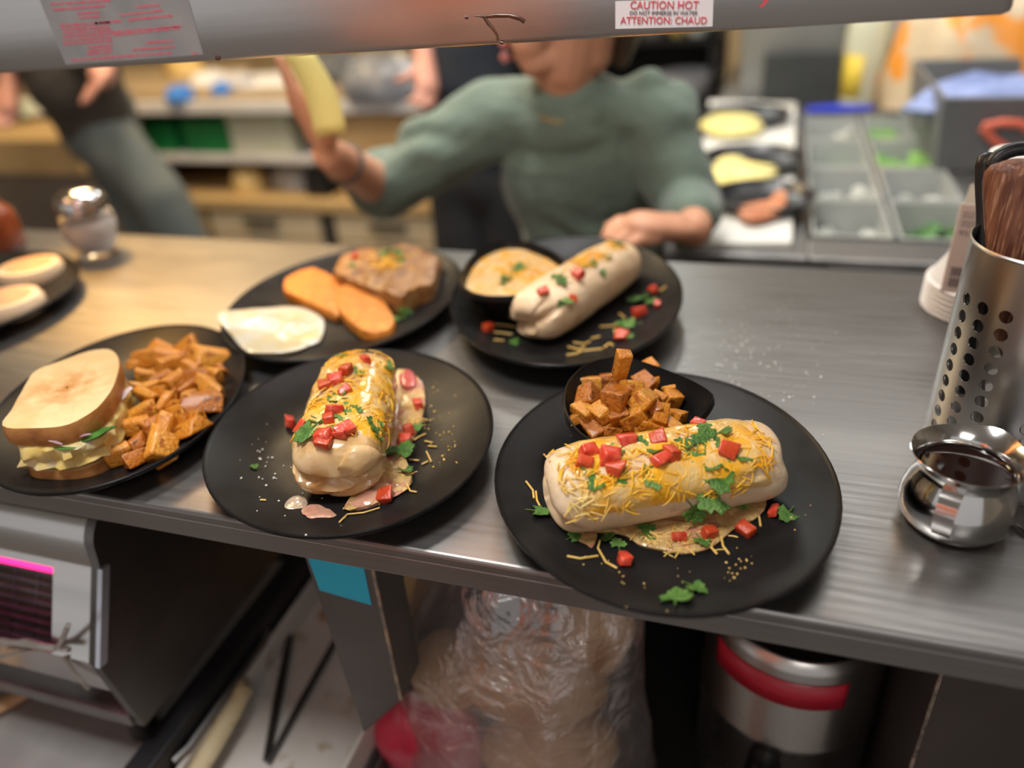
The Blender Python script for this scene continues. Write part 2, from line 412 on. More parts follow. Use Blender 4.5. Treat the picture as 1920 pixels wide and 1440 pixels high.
# ------------------------------------------------------------------ burritos
class Burrito: pass
def burrito_surface(c, direction, half, a, b, seed=0, z0=1.0065, fold0=None, fold1=None, bend=0.0, taper0=1.0, taper1=1.0, e0=5.0):
    d = Vector((direction[0], direction[1], 0)).normalized(); n = Vector((-d.y, d.x, 0)); up = Vector((0, 0, 1))
    c = Vector((c[0], c[1], z0 + b * 0.94))
    def S(u, v, off=0.0):
        """u in [-1,1] along the roll, v angle (0 = +n side, pi/2 = top)"""
        au = abs(u)
        r = (1 - au ** e0) ** (1 / 2.6) if au < 1 else 0.0
        tp = 1 + (taper1 - 1) * max(0, u) + (taper0 - 1) * max(0, -u)
        ca, sa = math.cos(v), math.sin(v)
        ex = 0.84
        A = math.copysign(abs(ca) ** ex, ca); B = math.copysign(abs(sa) ** ex, sa)
        if B < 0: B *= 0.94
        x = half * u
        lump = 1 + 0.045 * nz(u * 2.2 + seed, ca * 1.3, sa * 1.3) + 0.02 * nz(u * 6 + seed, ca * 3, sa * 3)
        pa = (a * tp * r * lump + off * min(1, r * 1.5)) * A; pb = (b * tp * r * lump + off * min(1, r * 1.5)) * B
        x += math.copysign(off, u) * (1 - r) if au > 0.8 else 0
        for fold, sgn in ((fold0, -1), (fold1, 1)):
            if fold and u * sgn > 0.55:
                q = pb / b; p = pa / a
                w = min(1.0, (u * sgn - 0.55) / 0.30)
                for (q0, slope, curve, depth, width) in fold:
                    g = math.exp(-((q - q0 - slope * p - curve * p * p) / width) ** 2)
                    x -= sgn * depth * g * w
        y = pa + bend * (u * u - 0.3)
        return c + d * x + n * y + up * max(pb, -b * 0.92)
    return S, d, n, c
def make_burrito(label, S, nu=64, nv=44, mat=None):
    mb = MB(); rings = []
    us = [math.sin(PI / 2 * (-1 + 2 * i / nu)) for i in range(nu + 1)]
    us = [u * 0.55 + 0.45 * (-1 + 2 * i / nu) for i, u in enumerate(us)]
    us[0], us[-1] = -0.9999, 0.9999
    for u in us: rings.append([S(u, 2 * PI * k / nv) for k in range(nv)])
    o_c = S(0, -PI / 2)
    mb.loft([[p - o_c for p in r] for r in rings])
    o = mb.build('burrito', mat or TORTILLA); o.location = o_c
    tag(o, label, 'burrito')
    target(o)
    return o, TARGETS[-1]
def make_sauce(name, S, o_parent, u0, u1, v0, v1, seed, thick=0.0022, thr=0.0, mat=None, scale=3.0, label=None, nu=70, nv=50, open_end=False):
    """a sauce coat that follows the roll; it sinks below the surface where there is none"""
    mb = MB(); base = o_parent.location; grid = []
    for i in range(nu + 1):
        row = []
        fu = i / nu; u = u0 + (u1 - u0) * fu
        for j in range(nv + 1):
            fv = j / nv; v = v0 + (v1 - v0) * fv
            edge = min(fu, fv, 1 - fv, 1.0 if open_end else 1 - fu) * 4.0
            m = nz(u * scale + seed, v * scale * 0.7, seed) + 0.5 * nz(u * scale * 2.7 + seed, v * scale * 2, seed) + thr
            m = min(m, edge * 1.2 - 0.45)
            t = max(-0.0016, min(1.0, m * 3.0) * thick)
            t += 0.0005 * nz(u * 22, v * 14, seed) if t > 0 else 0
            row.append(S(u, v, t) - base)
        grid.append(row)
    vs = [p for r in grid for p in r]; w = nv + 1
    fs = [(i*w+j, (i+1)*w+j, (i+1)*w+j+1, i*w+j+1) for i in range(nu) for j in range(nv)]
    mb.add(vs, fs)
    o = mb.build(name, mat or SAUCE, o_parent)
    if label: o['label'] = label
    bpy.context.view_layer.update()
    return o

def shred(mb, p, nrm, L, w, rng, drape=None):
    """one curled strand lying at p on a surface with normal nrm"""
    nrm = nrm.normalized()
    t = nrm.orthogonal().normalized(); t.rotate(Matrix.Rotation(rng.uniform(0, 2 * PI), 3, nrm)); s = nrm.cross(t)
    k = rng.uniform(-28, 28); k2 = rng.uniform(-900, 900); pts = []
    lift = rng.uniform(-0.0002, 0.0012); tilt = rng.uniform(-0.06, 0.06)
    for i in range(6):
        x = L * (i / 5 - 0.5)
        y = k * x * x + k2 * x ** 3
        pts.append(p + t * x + s * y + nrm * (lift + tilt * x - 16 * x * x))
    mb.tube(pts, [w * 0.7, w, w, w, w, w * 0.6], n=4, up=nrm)

def cheese_on(name, label, S, obj, n, sampler, seed, mat=CHEESE, L=(0.007, 0.017), w=(0.00055, 0.0008)):
    rng = random.Random(seed); mb = MB(); base = obj.location
    for _ in range(n):
        u, v = sampler(rng)
        p = S(u, v, 0.0016); e = 0.01
        nrm = (S(u + e, v) - S(u - e, v)).cross(S(u, v + e) - S(u, v - e))
        cen = S(u, -PI / 2); cen.z = obj.location.z + 0.03
        if nrm.dot(p - cen) < 0: nrm = -nrm
        shred(mb, p - base, nrm, rng.uniform(*L), rng.uniform(*w), rng)
    o = mb.build(name, mat, smooth=True); o.location = base
    tag(o, label, 'cheese', kind='stuff')
    return o
def strand(px_pts, mat, label, group, z=None, w=0.0009, lift=0.0012):
    pts = [hit(x, y)[0] + Vector((0, 0, lift)) for x, y in px_pts]
    base = pts[0].copy(); base.z -= lift
    sm = []
    for i in range(len(pts) - 1):
        for k in range(3): sm.append(pts[i].lerp(pts[i+1], k / 3))
    sm.append(pts[-1])
    mb = MB(); mb.tube([p - base for p in sm], w, n=5)
    o = mb.build('cheese_shred', mat); o.location = base
    return tag(o, label, 'cheese', group)

# the three burritos
S_F, dF, nF, ccF = burrito_surface((-0.0535, 0.5010), (0.890, 0.455), 0.0985, 0.0365, 0.0300, 3.1, z0=1.0068, e0=12,
                          fold0=[(-0.1, 0.5, 0.2, 0.010, 0.30)], fold1=[(0.2, -0.4, 0.0, 0.005, 0.40), (-0.7, 0.2, 0.0, 0.008, 0.25)], taper0=1.04, taper1=1.0)
burF, bvF = make_burrito('long pale burrito smothered in sauce lying in front of the potato bowl', S_F)
S_E, dE, nE, ccE = burrito_surface((-0.3475, 0.5230), (0.32, -0.947), 0.0925, 0.0395, 0.0315, 8.4, z0=1.0068, e0=10,
                          fold1=[(-0.16, -0.10, 0.32, 0.017, 0.11), (-0.62, 0.35, 0.1, 0.006, 0.09)], taper1=1.03, taper0=0.95)
burE, bvE = make_burrito('cheese covered burrito pointing away from the camera with a tucked open end', S_E, mat=TORTILLA_G)
S_D, dD, nD, ccD = burrito_surface((-0.2020, 0.8500), (-0.335, -0.942), 0.1150, 0.0375, 0.0315, 5.5, z0=1.0068, e0=8,
                          fold1=[(-0.05, 0.55, 0.25, 0.014, 0.16), (-0.6, -0.4, 0.1, 0.008, 0.16)], taper1=0.98, taper0=0.93)
burD, bvD = make_burrito('plain tortilla burrito with a few toppings on the rear plate', S_D)
# flaps of tortilla at the open ends
def flap(name, parent, S, pts_uv, off, mat, nu=10):
    mb = MB(); base = parent.location
    rows = []
    for i in range(nu + 1):
        f = i / nu; row = []
        for (ua, va), (ub, vb) in pts_uv:
            row.append(S(ua + (ub - ua) * f, va + (vb - va) * f, off + 0.0025 * math.sin(PI * f)) - base)
        rows.append(row)
    w = len(pts_uv); mb.add([p for r in rows for p in r], [(i*w+j, (i+1)*w+j, (i+1)*w+j+1, i*w+j+1) for i in range(nu) for j in range(w-1)])
    o = mb.build(name, mat, parent); s = o.modifiers.new('solid', 'SOLIDIFY'); s.thickness = 0.0018; s.offset = -1
    return o
flap('tortilla_flap', burE, S_E, [((0.80, -0.25), (0.9, 1.1)), ((0.90, -0.25), (0.955, 1.15)), ((0.975, -0.35), (0.985, 1.2)), ((0.992, -0.5), (0.995, 1.2))], 0.0022, TORTILLA_G)
flap('tortilla_flap', burD, S_D, [((0.76, 1.2), (0.88, 2.3)), ((0.88, 1.15), (0.94, 2.4)), ((0.965, 1.1), (0.98, 2.5)), ((0.99, 1.1), (0.992, 2.5))], 0.0025, TORTILLA)

make_sauce('sauce_coat', S_F, burF, -0.95, 0.95, 0.12*PI*-1, 1.10*PI, 4.2, 0.0026, 0.42, SAUCE, 2.4, 'glossy yellow cheese sauce')
make_sauce('sauce_coat', S_E, burE, -0.97, 0.90, -0.05*PI, 1.02*PI, 9.7, 0.0026, 0.40, SAUCE, 2.4, 'glossy yellow cheese sauce')

def samp(regions):
    def f(rng):
        u0, u1, v0, v1 = rng.choices([r[:4] for r in regions], [r[4] for r in regions])[0]
        return rng.uniform(u0, u1), rng.uniform(v0, v1) * PI
    return f
cheese_on('shredded_cheese', 'loose orange shredded cheese strewn over the burrito beside the potato bowl', S_F, burF, 380,
          samp([(-0.90, -0.35, 0.45, 1.0, 5), (-0.45, 0.35, 0.5, 0.85, 4), (-0.3, 0.1, 0.75, 1.0, 0.8), (0.2, 0.62, 0.45, 1.0, 4), (0.6, 0.82, 0.45, 0.85, 1.5), (-0.9, 0.8, 0.3, 0.6, 3)]), 11)
cheese_on('shredded_cheese', 'loose orange shredded cheese strewn along the burrito in the middle front plate', S_E, burE, 380,
          samp([(-0.92, 0.0, 0.15, 0.8, 5), (0.0, 0.55, 0.2, 0.75, 6), (0.3, 0.78, 0.35, 0.8, 2), (-0.5, 0.5, 0.0, 0.25, 1.2)]), 12)
cheese_on('shredded_cheese', 'small streak of shredded cheese on top of the rear plain burrito', S_D, burD, 110,
          samp([(-0.75, 0.05, 0.38, 0.58, 5), (-0.2, 0.25, 0.4, 0.6, 1)]), 13)

# ------------------------------------------------------------------ sauce pools, slabs cut to an outline
def slab(name, pts, off, sc, z, h, mat, dome=0.6, rough=0.0, rscale=60, rings=7, n=48, parent=None, seed=0.0, base_px=None, edge=0.35, wob=0.0, plate=None):
    ol = outline(pts, z, n, off, sc); c = sum(ol, Vector((0, 0))) / n
    def zz(x, y, f):
        """f: 0 centre .. 1 rim"""
        prof = edge + (1 - edge) * (1 - f ** 2.6) if f < 1 else edge
        hh = h * ((1 - dome) + dome * prof)
        return hh + rough * nz(x, y, seed, rscale) + wob * nz(x, y, seed + 3, rscale * 0.3)
    mb = MB(); rg = []
    for f in [0.03] + [i / rings for i in range(1, rings)] + [0.96]:
        rg.append([(( p - c).x * f, (p - c).y * f, zz(p.x * f + c.x * (1-f), p.y * f + c.y * (1-f), f)) for p in ol])
    jit = [1 + rough * 6 * nz(p.x, p.y, seed + 7, rscale * 0.8) for p in ol]
    rg.append([((p - c).x * j, (p - c).y * j, zz(p.x, p.y, 1.0) * 0.62) for p, j in zip(ol, jit)])
    rg.append([((p - c).x * 0.985 * j, (p - c).y * 0.985 * j, 0.0) for p, j in zip(ol, jit)])
    rg.append([((p - c).x * 0.03, (p - c).y * 0.03, 0.0) for p in ol])
    mb.loft(rg)
    if plate is not None:
        mb.v = [(x, y, zv + plate_z(plate, x + c.x, y + c.y) - 1.0065) for x, y, zv in mb.v]; z = 1.0068
    o = mb.build(name, mat, parent); o.location = (c.x, c.y, z)
    target(o)
    return o
KF = ((900, 640), 0.375)
slab('sauce_pool', [(560,960),(640,940),(760,900),(900,870),(1100,850),(1300,820),(1420,800),(1425,850),(1370,900),(1290,930),(1230,980),(1150,1040),(1020,1070),(900,1050),(800,1030),(740,985),(650,960)], *KF, 1.0067, 0.0042, POOL, 0.5, 0.0016, 130, plate=plF)
tag(bpy.data.objects['sauce_pool'], 'cheesy sauce spilled out in front of the burrito beside the potato bowl', 'sauce')
o = slab('sauce_pool', [(420,1000),(500,940),(580,960),(580,1010),(545,1060),(480,1075),(430,1050)], *KF, 1.0067, 0.003, POOL, 0.5, 0.0008, 130)
tag(o, 'little clear puddle at the left end of the burrito beside the potato bowl', 'sauce')
KE = ((380, 640), 0.30208)
o = slab('sauce_pool', [(1215,230),(1300,250),(1370,300),(1385,400),(1365,500),(1320,600),(1260,700),(1230,760),(1300,830),(1290,930),(1180,1000),(1080,1040),(960,1075),(880,1090),(900,1020),(1000,900),(1120,700),(1180,400)], *KE, 1.0067, 0.0050, POOL, 0.5, 0.0022, 120, plate=plE)
tag(o, 'chunky sauce running along the right side of the middle burrito', 'sauce')
def pool_cheese(label, pts, off, sc, n, seed):
    rg = random.Random(seed); mb = MB(); base = hit(off[0] + pts[0][0] * sc, off[1] + pts[0][1] * sc)[0]
    for _ in range(n):
        x, y, s = rg.choice(pts); p, nn, _d = hit(off[0] + (x + rg.gauss(0, s)) * sc, off[1] + (y + rg.gauss(0, s * .6)) * sc)
        shred(mb, p - base, (nn + Vector((0, 0, 1))).normalized(), rg.uniform(.005, .014), rg.uniform(.0005, .0008), rg)
    o = mb.build('shredded_cheese', CHEESE_PALE); o.location = base; return tag(o, label, 'cheese', kind='stuff')
pool_cheese('pale cheese shreds in the sauce spilled before the front burrito', [(950,990,60),(1080,960,60),(1180,950,50),(850,980,40),(1000,1030,50)], *KF, 70, 31)
pool_cheese('pale cheese shreds in the sauce right of the middle burrito', [(1320,500,25),(1290,400,25),(1280,820,25),(1090,1000,40),(1290,640,25)], *KE, 46, 32)
MEAT = nmat('stewed_meat', (0.52, 0.25, 0.18), (0.62, 0.36, 0.24), 80, 0.28, 0, 0.6, 160, sss=0.15, coat=0.4)
FATTY = nmat('clear_sauce', (0.36, 0.29, 0.22), (0.50, 0.38, 0.28), 70, 0.16, 0, 0.5, 140, coat=0.6)
o = slab('sauce_pool', [(455,1075),(500,1030),(570,975),(640,985),(655,1030),(590,1075),(520,1088)], *KE, 1.0067, 0.0045, FATTY, 0.6, 0.0012, 130)
tag(o, 'translucent puddle of sauce left of the tucked burrito end', 'sauce')
o = slab('meat_chunk', [(605,1090),(660,1040),(760,1045),(850,1110),(845,1135),(740,1150),(640,1155)], *KE, 1.0067, 0.0065, MEAT, 0.6, 0.0018, 130)
tag(o, 'pink stewed meat chunk below the tucked burrito end', 'meat')
o = slab('meat_chunk', [(920,1030),(960,985),(1060,920),(1150,905),(1180,950),(1120,1010),(1010,1050),(940,1060)], *KE, 1.0085, 0.0070, MEAT, 0.6, 0.0020, 130)
tag(o, 'pink stewed meat chunk in the sauce right of the tucked burrito end', 'meat')
o = slab('meat_chunk', [(1225,240),(1280,205),(1335,260),(1330,310),(1270,325),(1230,300)], *KE, 1.0085, 0.011, nmat('dark_tomato', (0.42, 0.05, 0.05), (0.5, 0.12, 0.10), 80, 0.25, 0, 0.3, 150, coat=0.4), 0.5, 0.0012, 120)
tag(o, 'dark red tomato lump at the top of the sauce on the middle plate', 'tomato')

# ------------------------------------------------------------------ toppings: tomato dice and cilantro leaves
def chunk_mesh(name, seed, sx=1, sy=1, sz=1, jag=0.16, bev=0.12):
    rng = random.Random(seed); bm = bmesh.new()
    bmesh.ops.create_cube(bm, size=1.0)
    for v in bm.verts:
        v.co.x = v.co.x * sx + rng.uniform(-jag, jag); v.co.y = v.co.y * sy + rng.uniform(-jag, jag); v.co.z = v.co.z * sz + rng.uniform(-jag, jag)
    bmesh.ops.bevel(bm, geom=bm.edges[:] + bm.verts[:], offset=bev, segments=2, affect='EDGES', profile=0.6)
    me = bpy.data.meshes.new(name); bm.to_mesh(me); bm.free()
    me.polygons.foreach_set('use_smooth', [True] * len(me.polygons))
    return me
TOM = []
for i in range(5):
    me = chunk_mesh('tomato_dice', 40 + i, 1.15, 0.95, 0.72, 0.17, 0.12); me.materials.append(TOMATO if i < 3 else TOMATO2); TOM.append(me)
def put(name, me, px, py, size, lift, label, cat, group, rng, tilt=0.35, spin=None, which=None, sc=(1, 1, 1)):
    p, nrm, _ = hit(px, py, which)
    nrm = (nrm + Vector((0, 0, 0.6))).normalized()
    q = nrm.to_track_quat('Z', 'Y').to_matrix() @ Matrix.Rotation(rng.uniform(0, 2 * PI) if spin is None else spin, 3, 'Z') @ Euler((rng.uniform(-tilt, tilt), rng.uniform(-tilt, tilt), 0)).to_matrix()
    o = bpy.data.objects.new(name, me); COL.objects.link(o)
    o.matrix_world = Matrix.Translation(p + nrm * lift * size) @ q.to_4x4() @ Matrix.Diagonal((size * sc[0], size * sc[1], size * sc[2], 1))
    return tag(o, label, cat, group)
rng = random.Random(5)
def tomatoes(lst, off, sc, label, group, which=None):
    for i, (x, y, s) in enumerate(lst):
        put('tomato_dice', TOM[(i * 3 + int(x)) % 5], off[0] + x * sc, off[1] + y * sc, s, 0.26, label, 'tomato', group, rng, 0.35, which=which)
TF, TE, TD = [bvF], [bvE], [bvD]
tomatoes([(550,570,.0125),(525,625,.0105),(650,590,.0135),(680,645,.0115),(735,505,.0125),(895,605,.0125),(955,570,.0110),(1238,555,.0125),(890,495,.011),(1090,425,.009)], *KF,
         'red diced tomato lying on the burrito beside the potato bowl', 'tomato dice on the burrito by the potato bowl', TF)
tomatoes([(990,990,.0095),(1150,970,.0100)], *KF, 'red diced tomato sunk in the sauce spilled before the front burrito', 'tomato dice in the front sauce pool')
tomatoes([(1328,962,.0115)], *KF, 'square tomato dice on bare plate right of the spilled sauce', None)
tomatoes([(1470,865,.0100)], *KF, 'pale tomato dice right of the front burrito touching a cilantro leaf', None)
tomatoes([(720,1108,.0110)], *KF, 'lone square tomato dice on the black plate below the burrito by the potato bowl', None)
tomatoes([(1010,125,.0105),(890,200,.012),(830,255,.0125),(770,285,.011),(893,325,.0105),(815,450,.0135),(790,500,.0110),(750,605,.0125),(760,640,.0115),(880,565,.0135),(850,590,.010)], *KE,
         'red diced tomato lying on the cheesy burrito in the middle front plate', 'tomato dice on the middle burrito', TE)
tomatoes([(545,512,.0125)], *KE, 'lone tomato dice on the black plate left of the middle burrito', None)
tomatoes([(620,560,.0120)], *KE, 'tomato dice tucked against the left side of the middle burrito', None)
tomatoes([(1340,405,.0125),(1280,560,.011),(1255,630,.0125),(1140,965,.0115)], *KE, 'red tomato dice in the sauce right of the middle burrito', 'tomato dice in the sauce of the middle plate')
KD = ((820, 420), 0.26042)
tomatoes([(1010,385,.0145),(765,510,.0115),(968,545,.008)], *KD, 'red diced tomato lying on the plain rear burrito', 'tomato dice on the rear burrito', TD)
tomatoes([(368,765,.0120)], *KD, 'tomato dice on the left of the rear plate beside cheese strands', None)
tomatoes([(1560,495,.0125),(1590,590,.009),(1465,650,.0145),(1325,825,.0135)], *KD, 'red tomato dice on the rear plate right of the plain burrito', 'tomato dice on the rear plate')

def leaf_mesh(name, seed):
    """a lobed cilantro leaf about one unit across, slightly curled, with thickness"""
    rng = random.Random(seed); n = 30; pts = []
    for k in range(n):
        a = 2 * PI * k / n - PI / 2
        lob = 0.34 + 0.16 * abs(math.cos(1.5 * (a - PI / 2))) ** 0.8 + 0.055 * math.cos(9 * a + seed) + rng.uniform(-0.02, 0.02)
        if math.sin(a) < -0.8: lob *= 0.55
        pts.append((lob * math.cos(a), lob * math.sin(a) + 0.05))
    k1, k2 = rng.uniform(0.3, 0.9), rng.uniform(-0.7, 0.7)
    zz = lambda x, y: 0.5 * k1 * (x * x) + k2 * 0.35 * y * y + 0.10 * math.sin(7 * x + seed) * 0.4
    mb = MB(); vs = [(0, 0, zz(0, 0))] + [(x * .5, y * .5, zz(x*.5, y*.5) + 0.02 * math.cos(4 * i)) for i, (x, y) in enumerate(pts)] + [(x, y, zz(x, y)) for x, y in pts]
    fs = [(0, 1 + k, 1 + (k + 1) % n) for k in range(n)] + [(1 + k, 1 + n + k, 1 + n + (k + 1) % n, 1 + (k + 1) % n) for k in range(n)]
    k0 = len(vs); vs2 = [(x, y, z - 0.03) for x, y, z in vs]
    mb.add(vs, fs); mb.add(vs2, [tuple(reversed(f)) for f in fs])
    mb.f += [(1 + n + k, k0 + 1 + n + k, k0 + 1 + n + (k + 1) % n, 1 + n + (k + 1) % n) for k in range(n)]; mb.mi += [0] * n
    mb.tube([(0, -0.15, zz(0, -.15)), (0.02, -0.4, zz(0, -.4)), (0.05, -0.62, zz(0, -.5))], [0.03, 0.028, 0.025], 5)
    return mb.mesh(name)
LEAVES = []
for i in range(5):
    me = leaf_mesh('cilantro_leaf', 3 + i * 1.7); me.materials.append(LEAF if i < 3 else LEAF2); LEAVES.append(me)
def leaves(lst, off, sc, label, group, which=None):
    for i, (x, y, s) in enumerate(lst):
        put('cilantro_leaf', LEAVES[(i * 2 + int(y)) % 5], off[0] + x * sc, off[1] + y * sc, s, 0.12, label, 'cilantro', group, rng, 0.3, which=which)
leaves([(790,525,.017),(870,550,.013),(680,550,.015),(1020,525,.017),(1075,580,.017),(1130,510,.024),(1195,465,.022),(1125,445,.014),(1160,620,.015),(1205,590,.013),(1320,575,.015),
        (1190,690,.024),(1165,780,.027),(1070,840,.022),(870,700,.016),(845,655,.012),(580,710,.015),(540,650,.012),(700,695,.012),(1315,825,.012),(1230,630,.010),(465,985,.012)], *KF,
       'green cilantro leaf lying on the burrito beside the potato bowl', 'cilantro on the burrito by the potato bowl')
leaves([(835,965,.019),(1110,1000,.014),(690,1020,.013),(640,990,.012)], *KF, 'green cilantro leaf at the edge of the sauce before the front burrito', 'cilantro in the front sauce')
leaves([(290,860,.017)], *KF, 'cilantro leaf on the black plate left of the burrito by the potato bowl', None)
leaves([(1540,872,.018)], *KF, 'cilantro leaf next to a tomato dice right of the burrito', None)
leaves([(985,1300,.024),(1080,1240,.017)], *KF, 'lone cilantro sprig on the near rim of the front plate', 'cilantro sprig at the front rim')
leaves([(860,100,.013),(1130,155,.018),(980,190,.016),(840,365,.019),(925,390,.013),(725,500,.018),(670,570,.027),(880,475,.018),(935,450,.017),(815,560,.016),(1070,540,.020),(1090,600,.013)], *KE,
       'green cilantro leaf lying on the cheesy burrito in the middle front plate', 'cilantro on the middle burrito')
leaves([(1245,700,.024),(1170,690,.017),(1330,530,.012),(1255,810,.016)], *KE, 'green cilantro leaf on the sauce right of the middle burrito', 'cilantro in the sauce of the middle plate')
leaves([(328,785,.009)], *KE, 'small cilantro scrap on the black plate left of the middle burrito', None)
leaves([(1290,150,.018),(1110,290,.014),(1185,350,.012),(910,430,.018),(935,550,.016),(885,580,.010),(860,390,.018),(1040,330,.013),(1230,240,.012)], *KD, 'green cilantro scrap lying on the plain rear burrito', 'cilantro on the rear burrito')
leaves([(1470,545,.024),(1540,570,.018),(1390,735,.022),(1330,730,.016),(1385,810,.015),(1400,560,.014),(565,860,.014)], *KD, 'green cilantro scrap on the rear plate beside the plain burrito', 'cilantro on the rear plate')

# loose cheese strands on the plates
GS = 'loose cheese strands on the front plate'
for pts in ([(230,705),(265,750),(270,790)], [(280,755),(285,800),(310,850)], [(435,1080),(500,1092),(590,1078)], [(600,1000),(590,1040),(630,1110),(685,1140)], [(320,570),(350,605)],
            [(1395,880),(1402,930)], [(1205,980),(1215,1030),(1245,1070)], [(1150,1030),(1185,1070)]):
    strand([(900 + x * .375, 640 + y * .375) for x, y in pts], CHEESE_PALE, 'thin curved cheese strand on the plate holding the potato bowl', GS)
GS = 'loose cheese strands on the middle plate'
for pts in ([(1390,690),(1420,755)], [(1310,620),(1350,595),(1385,580)], [(1285,740),(1345,745)], [(1360,770),(1400,750)], [(1380,625),(1430,635)], [(1400,655),(1455,660)], [(1265,890),(1290,935),(1330,942)], [(1360,485),(1400,495)], [(358,990),(395,992)], [(850,1130),(900,1080),(1000,1070),(1100,1040)]):
    strand([(380 + x * .30208, 640 + y * .30208) for x, y in pts], CHEESE_PALE, 'short cheese strand on the plate of the middle burrito', GS, w=0.0008)
GS = 'loose cheese strands on the rear plate'
for pts in ([(440,665),(490,655),(545,690)], [(405,730),(480,735),(555,745)], [(410,785),(470,790),(540,800)], [(410,840),(480,845)], [(640,480),(640,570)], [(1170,745),(1260,740),(1310,720)], [(1310,720),(1400,710)], [(940,890),(1020,910),(1060,890)], [(980,860),(1060,870),(1100,850)], [(1050,920),(1130,910),(1190,905)], [(1200,895),(1240,865),(1265,880)], [(930,950),(1000,940),(1040,920)], [(1110,830),(1170,815)], [(1600,490),(1645,455)], [(1310,650),(1350,680)], [(1280,760),(1275,790)]):
    strand([(820 + x * .26042, 420 + y * .26042) for x, y in pts], CHEESE_PALE, 'cheese strand on the rear plate near the plain burrito', GS, w=0.0011)

def crumbs(label, pts, off, sc, mat, seed, r=(0.0003, 0.0009), bare=False):
    rng = random.Random(seed); mb = MB(); base = hit(off[0] + pts[0][0] * sc, off[1] + pts[0][1] * sc)[0]
    for x, y, spread, k in pts:
        for _ in range(k):
            p, _n, dist = hit(off[0] + (x + rng.gauss(0, spread)) * sc, off[1] + (y + rng.gauss(0, spread)) * sc)
            if bare == (dist > 0): continue
            s = rng.uniform(*r); mb.ellipsoid(p - base + Vector((0, 0, s * 0.6)), (s * rng.uniform(.7, 1.4), s * rng.uniform(.7, 1.4), s * 0.8), 6, 4)
    o = mb.build('crumbs', mat); o.location = base; return tag(o, label, 'crumbs', kind='stuff')
crumbs('tiny cheese crumbs scattered over the front plate', [(1300,1100,30,10),(1250,1150,20,5),(1230,1190,15,4),(560,1120,40,4),(720,1180,30,5),(820,1215,10,3),(950,1240,120,8),(460,460,20,2),(1550,900,60,4)], *KF, CHEESE_PALE, 3)
crumbs('tiny cheese crumbs right of the middle burrito', [(1450,400,70,12),(1480,560,60,12),(1470,720,50,12),(1420,300,30,6),(1560,640,20,4)], *KE, CHEESE_PALE, 4, (0.0004, 0.0010))
crumbs('white salt flecks left of the middle burrito', [(360,735,4,3),(350,850,6,3),(445,855,6,2),(500,775,5,2),(400,630,60,6),(300,760,80,8),(420,960,80,8),(1000,1120,200,16)], *KE, CRUMB_WHITE, 5, (0.0004, 0.0011))

# ------------------------------------------------------------------ potatoes
POT = []
for i in range(6):
    me = chunk_mesh('potato_cube', 70 + i, 1.1, 0.95, 0.9, 0.13, 0.10)
    me.materials.append([POTATO, POTATO2, POTATO3][i % 3]); POT.append(me)
WED = []
for i in range(7):
    rng2 = random.Random(90 + i); bm = bmesh.new()
    bmesh.ops.create_cube(bm, size=1.0)
    for v in bm.verts:
        k = 0.45 if v.co.z > 0 else 1.0
        v.co = Vector((v.co.x * 1.25 * (0.8 if v.co.y > 0 else 1.1), v.co.y * (k + 0.1), v.co.z * 0.85)) + Vector([rng2.uniform(-.16, .16) for _ in range(3)])
    bmesh.ops.bevel(bm, geom=bm.edges[:] + bm.verts[:], offset=0.11, segments=2, affect='EDGES', profile=0.6)
    me = bpy.data.meshes.new('potato_chunk'); bm.to_mesh(me); bm.free(); me.polygons.foreach_set('use_smooth', [True] * len(me.polygons))
    me.materials.append([POTATO, POTATO2, POTATO, POTATO3, POTATO2, POTATO, POTATO3][i]); WED.append(me)
rng = random.Random(21)
def heap(lst, off, sc, meshes, zfun, label, group, name, special=None, kx=1.0):
    for i, (x, y, s) in enumerate(lst):
        px, py = off[0] + x * sc, off[1] + y * sc
        z = 1.03
        for _ in range(6):
            q = P(px, py, z); z = zfun(q.x, q.y)
        q = P(px, py, z); size = s * sc / FPX * (q - CAM_C).length * kx
        o = bpy.data.objects.new(name, meshes[(i * 5 + i // 3) % len(meshes)]); COL.objects.link(o)
        R = Euler((rng.uniform(-.5, .5), rng.uniform(-.5, .5), rng.uniform(0, 2 * PI))).to_matrix()
        scl = (size * rng.uniform(.95, 1.15), size * rng.uniform(.82, 1.0), size * rng.uniform(.8, 1.0))
        if special and i in special:
            R = Euler(special[i][0]).to_matrix(); scl = tuple(size * k for k in special[i][1])
        o.matrix_world = Matrix.Translation(q) @ R.to_4x4() @ Matrix.Diagonal((*scl, 1))
        tag(o, label, 'potato', group)
def bowl_z(x, y):
    d = (Vector((x, y)) - Vector((cF.x - 0.008, cF.y - 0.004))); k = d.length / 0.052
    return 1.0440 + 0.028 * max(0, 1 - k * k)
heap([(820,150,110),(560,220,105),(650,205,105),(830,215,95),(880,205,65),(960,228,85),(755,235,115),(540,285,105),(960,290,90),(895,280,65),(820,295,115),(680,290,125),(870,330,70),
      (485,385,60),(520,355,95),(600,355,95),(690,365,95),(900,365,100),(985,375,80),(770,370,100),(580,430,135),(660,455,85),(860,425,115),(950,415,75),(740,435,100)],
     *KF, POT, bowl_z, 'golden fried potato cube heaped in the pear shaped bowl', 'potato cubes in the bowl', 'potato_cube', kx=1.0)
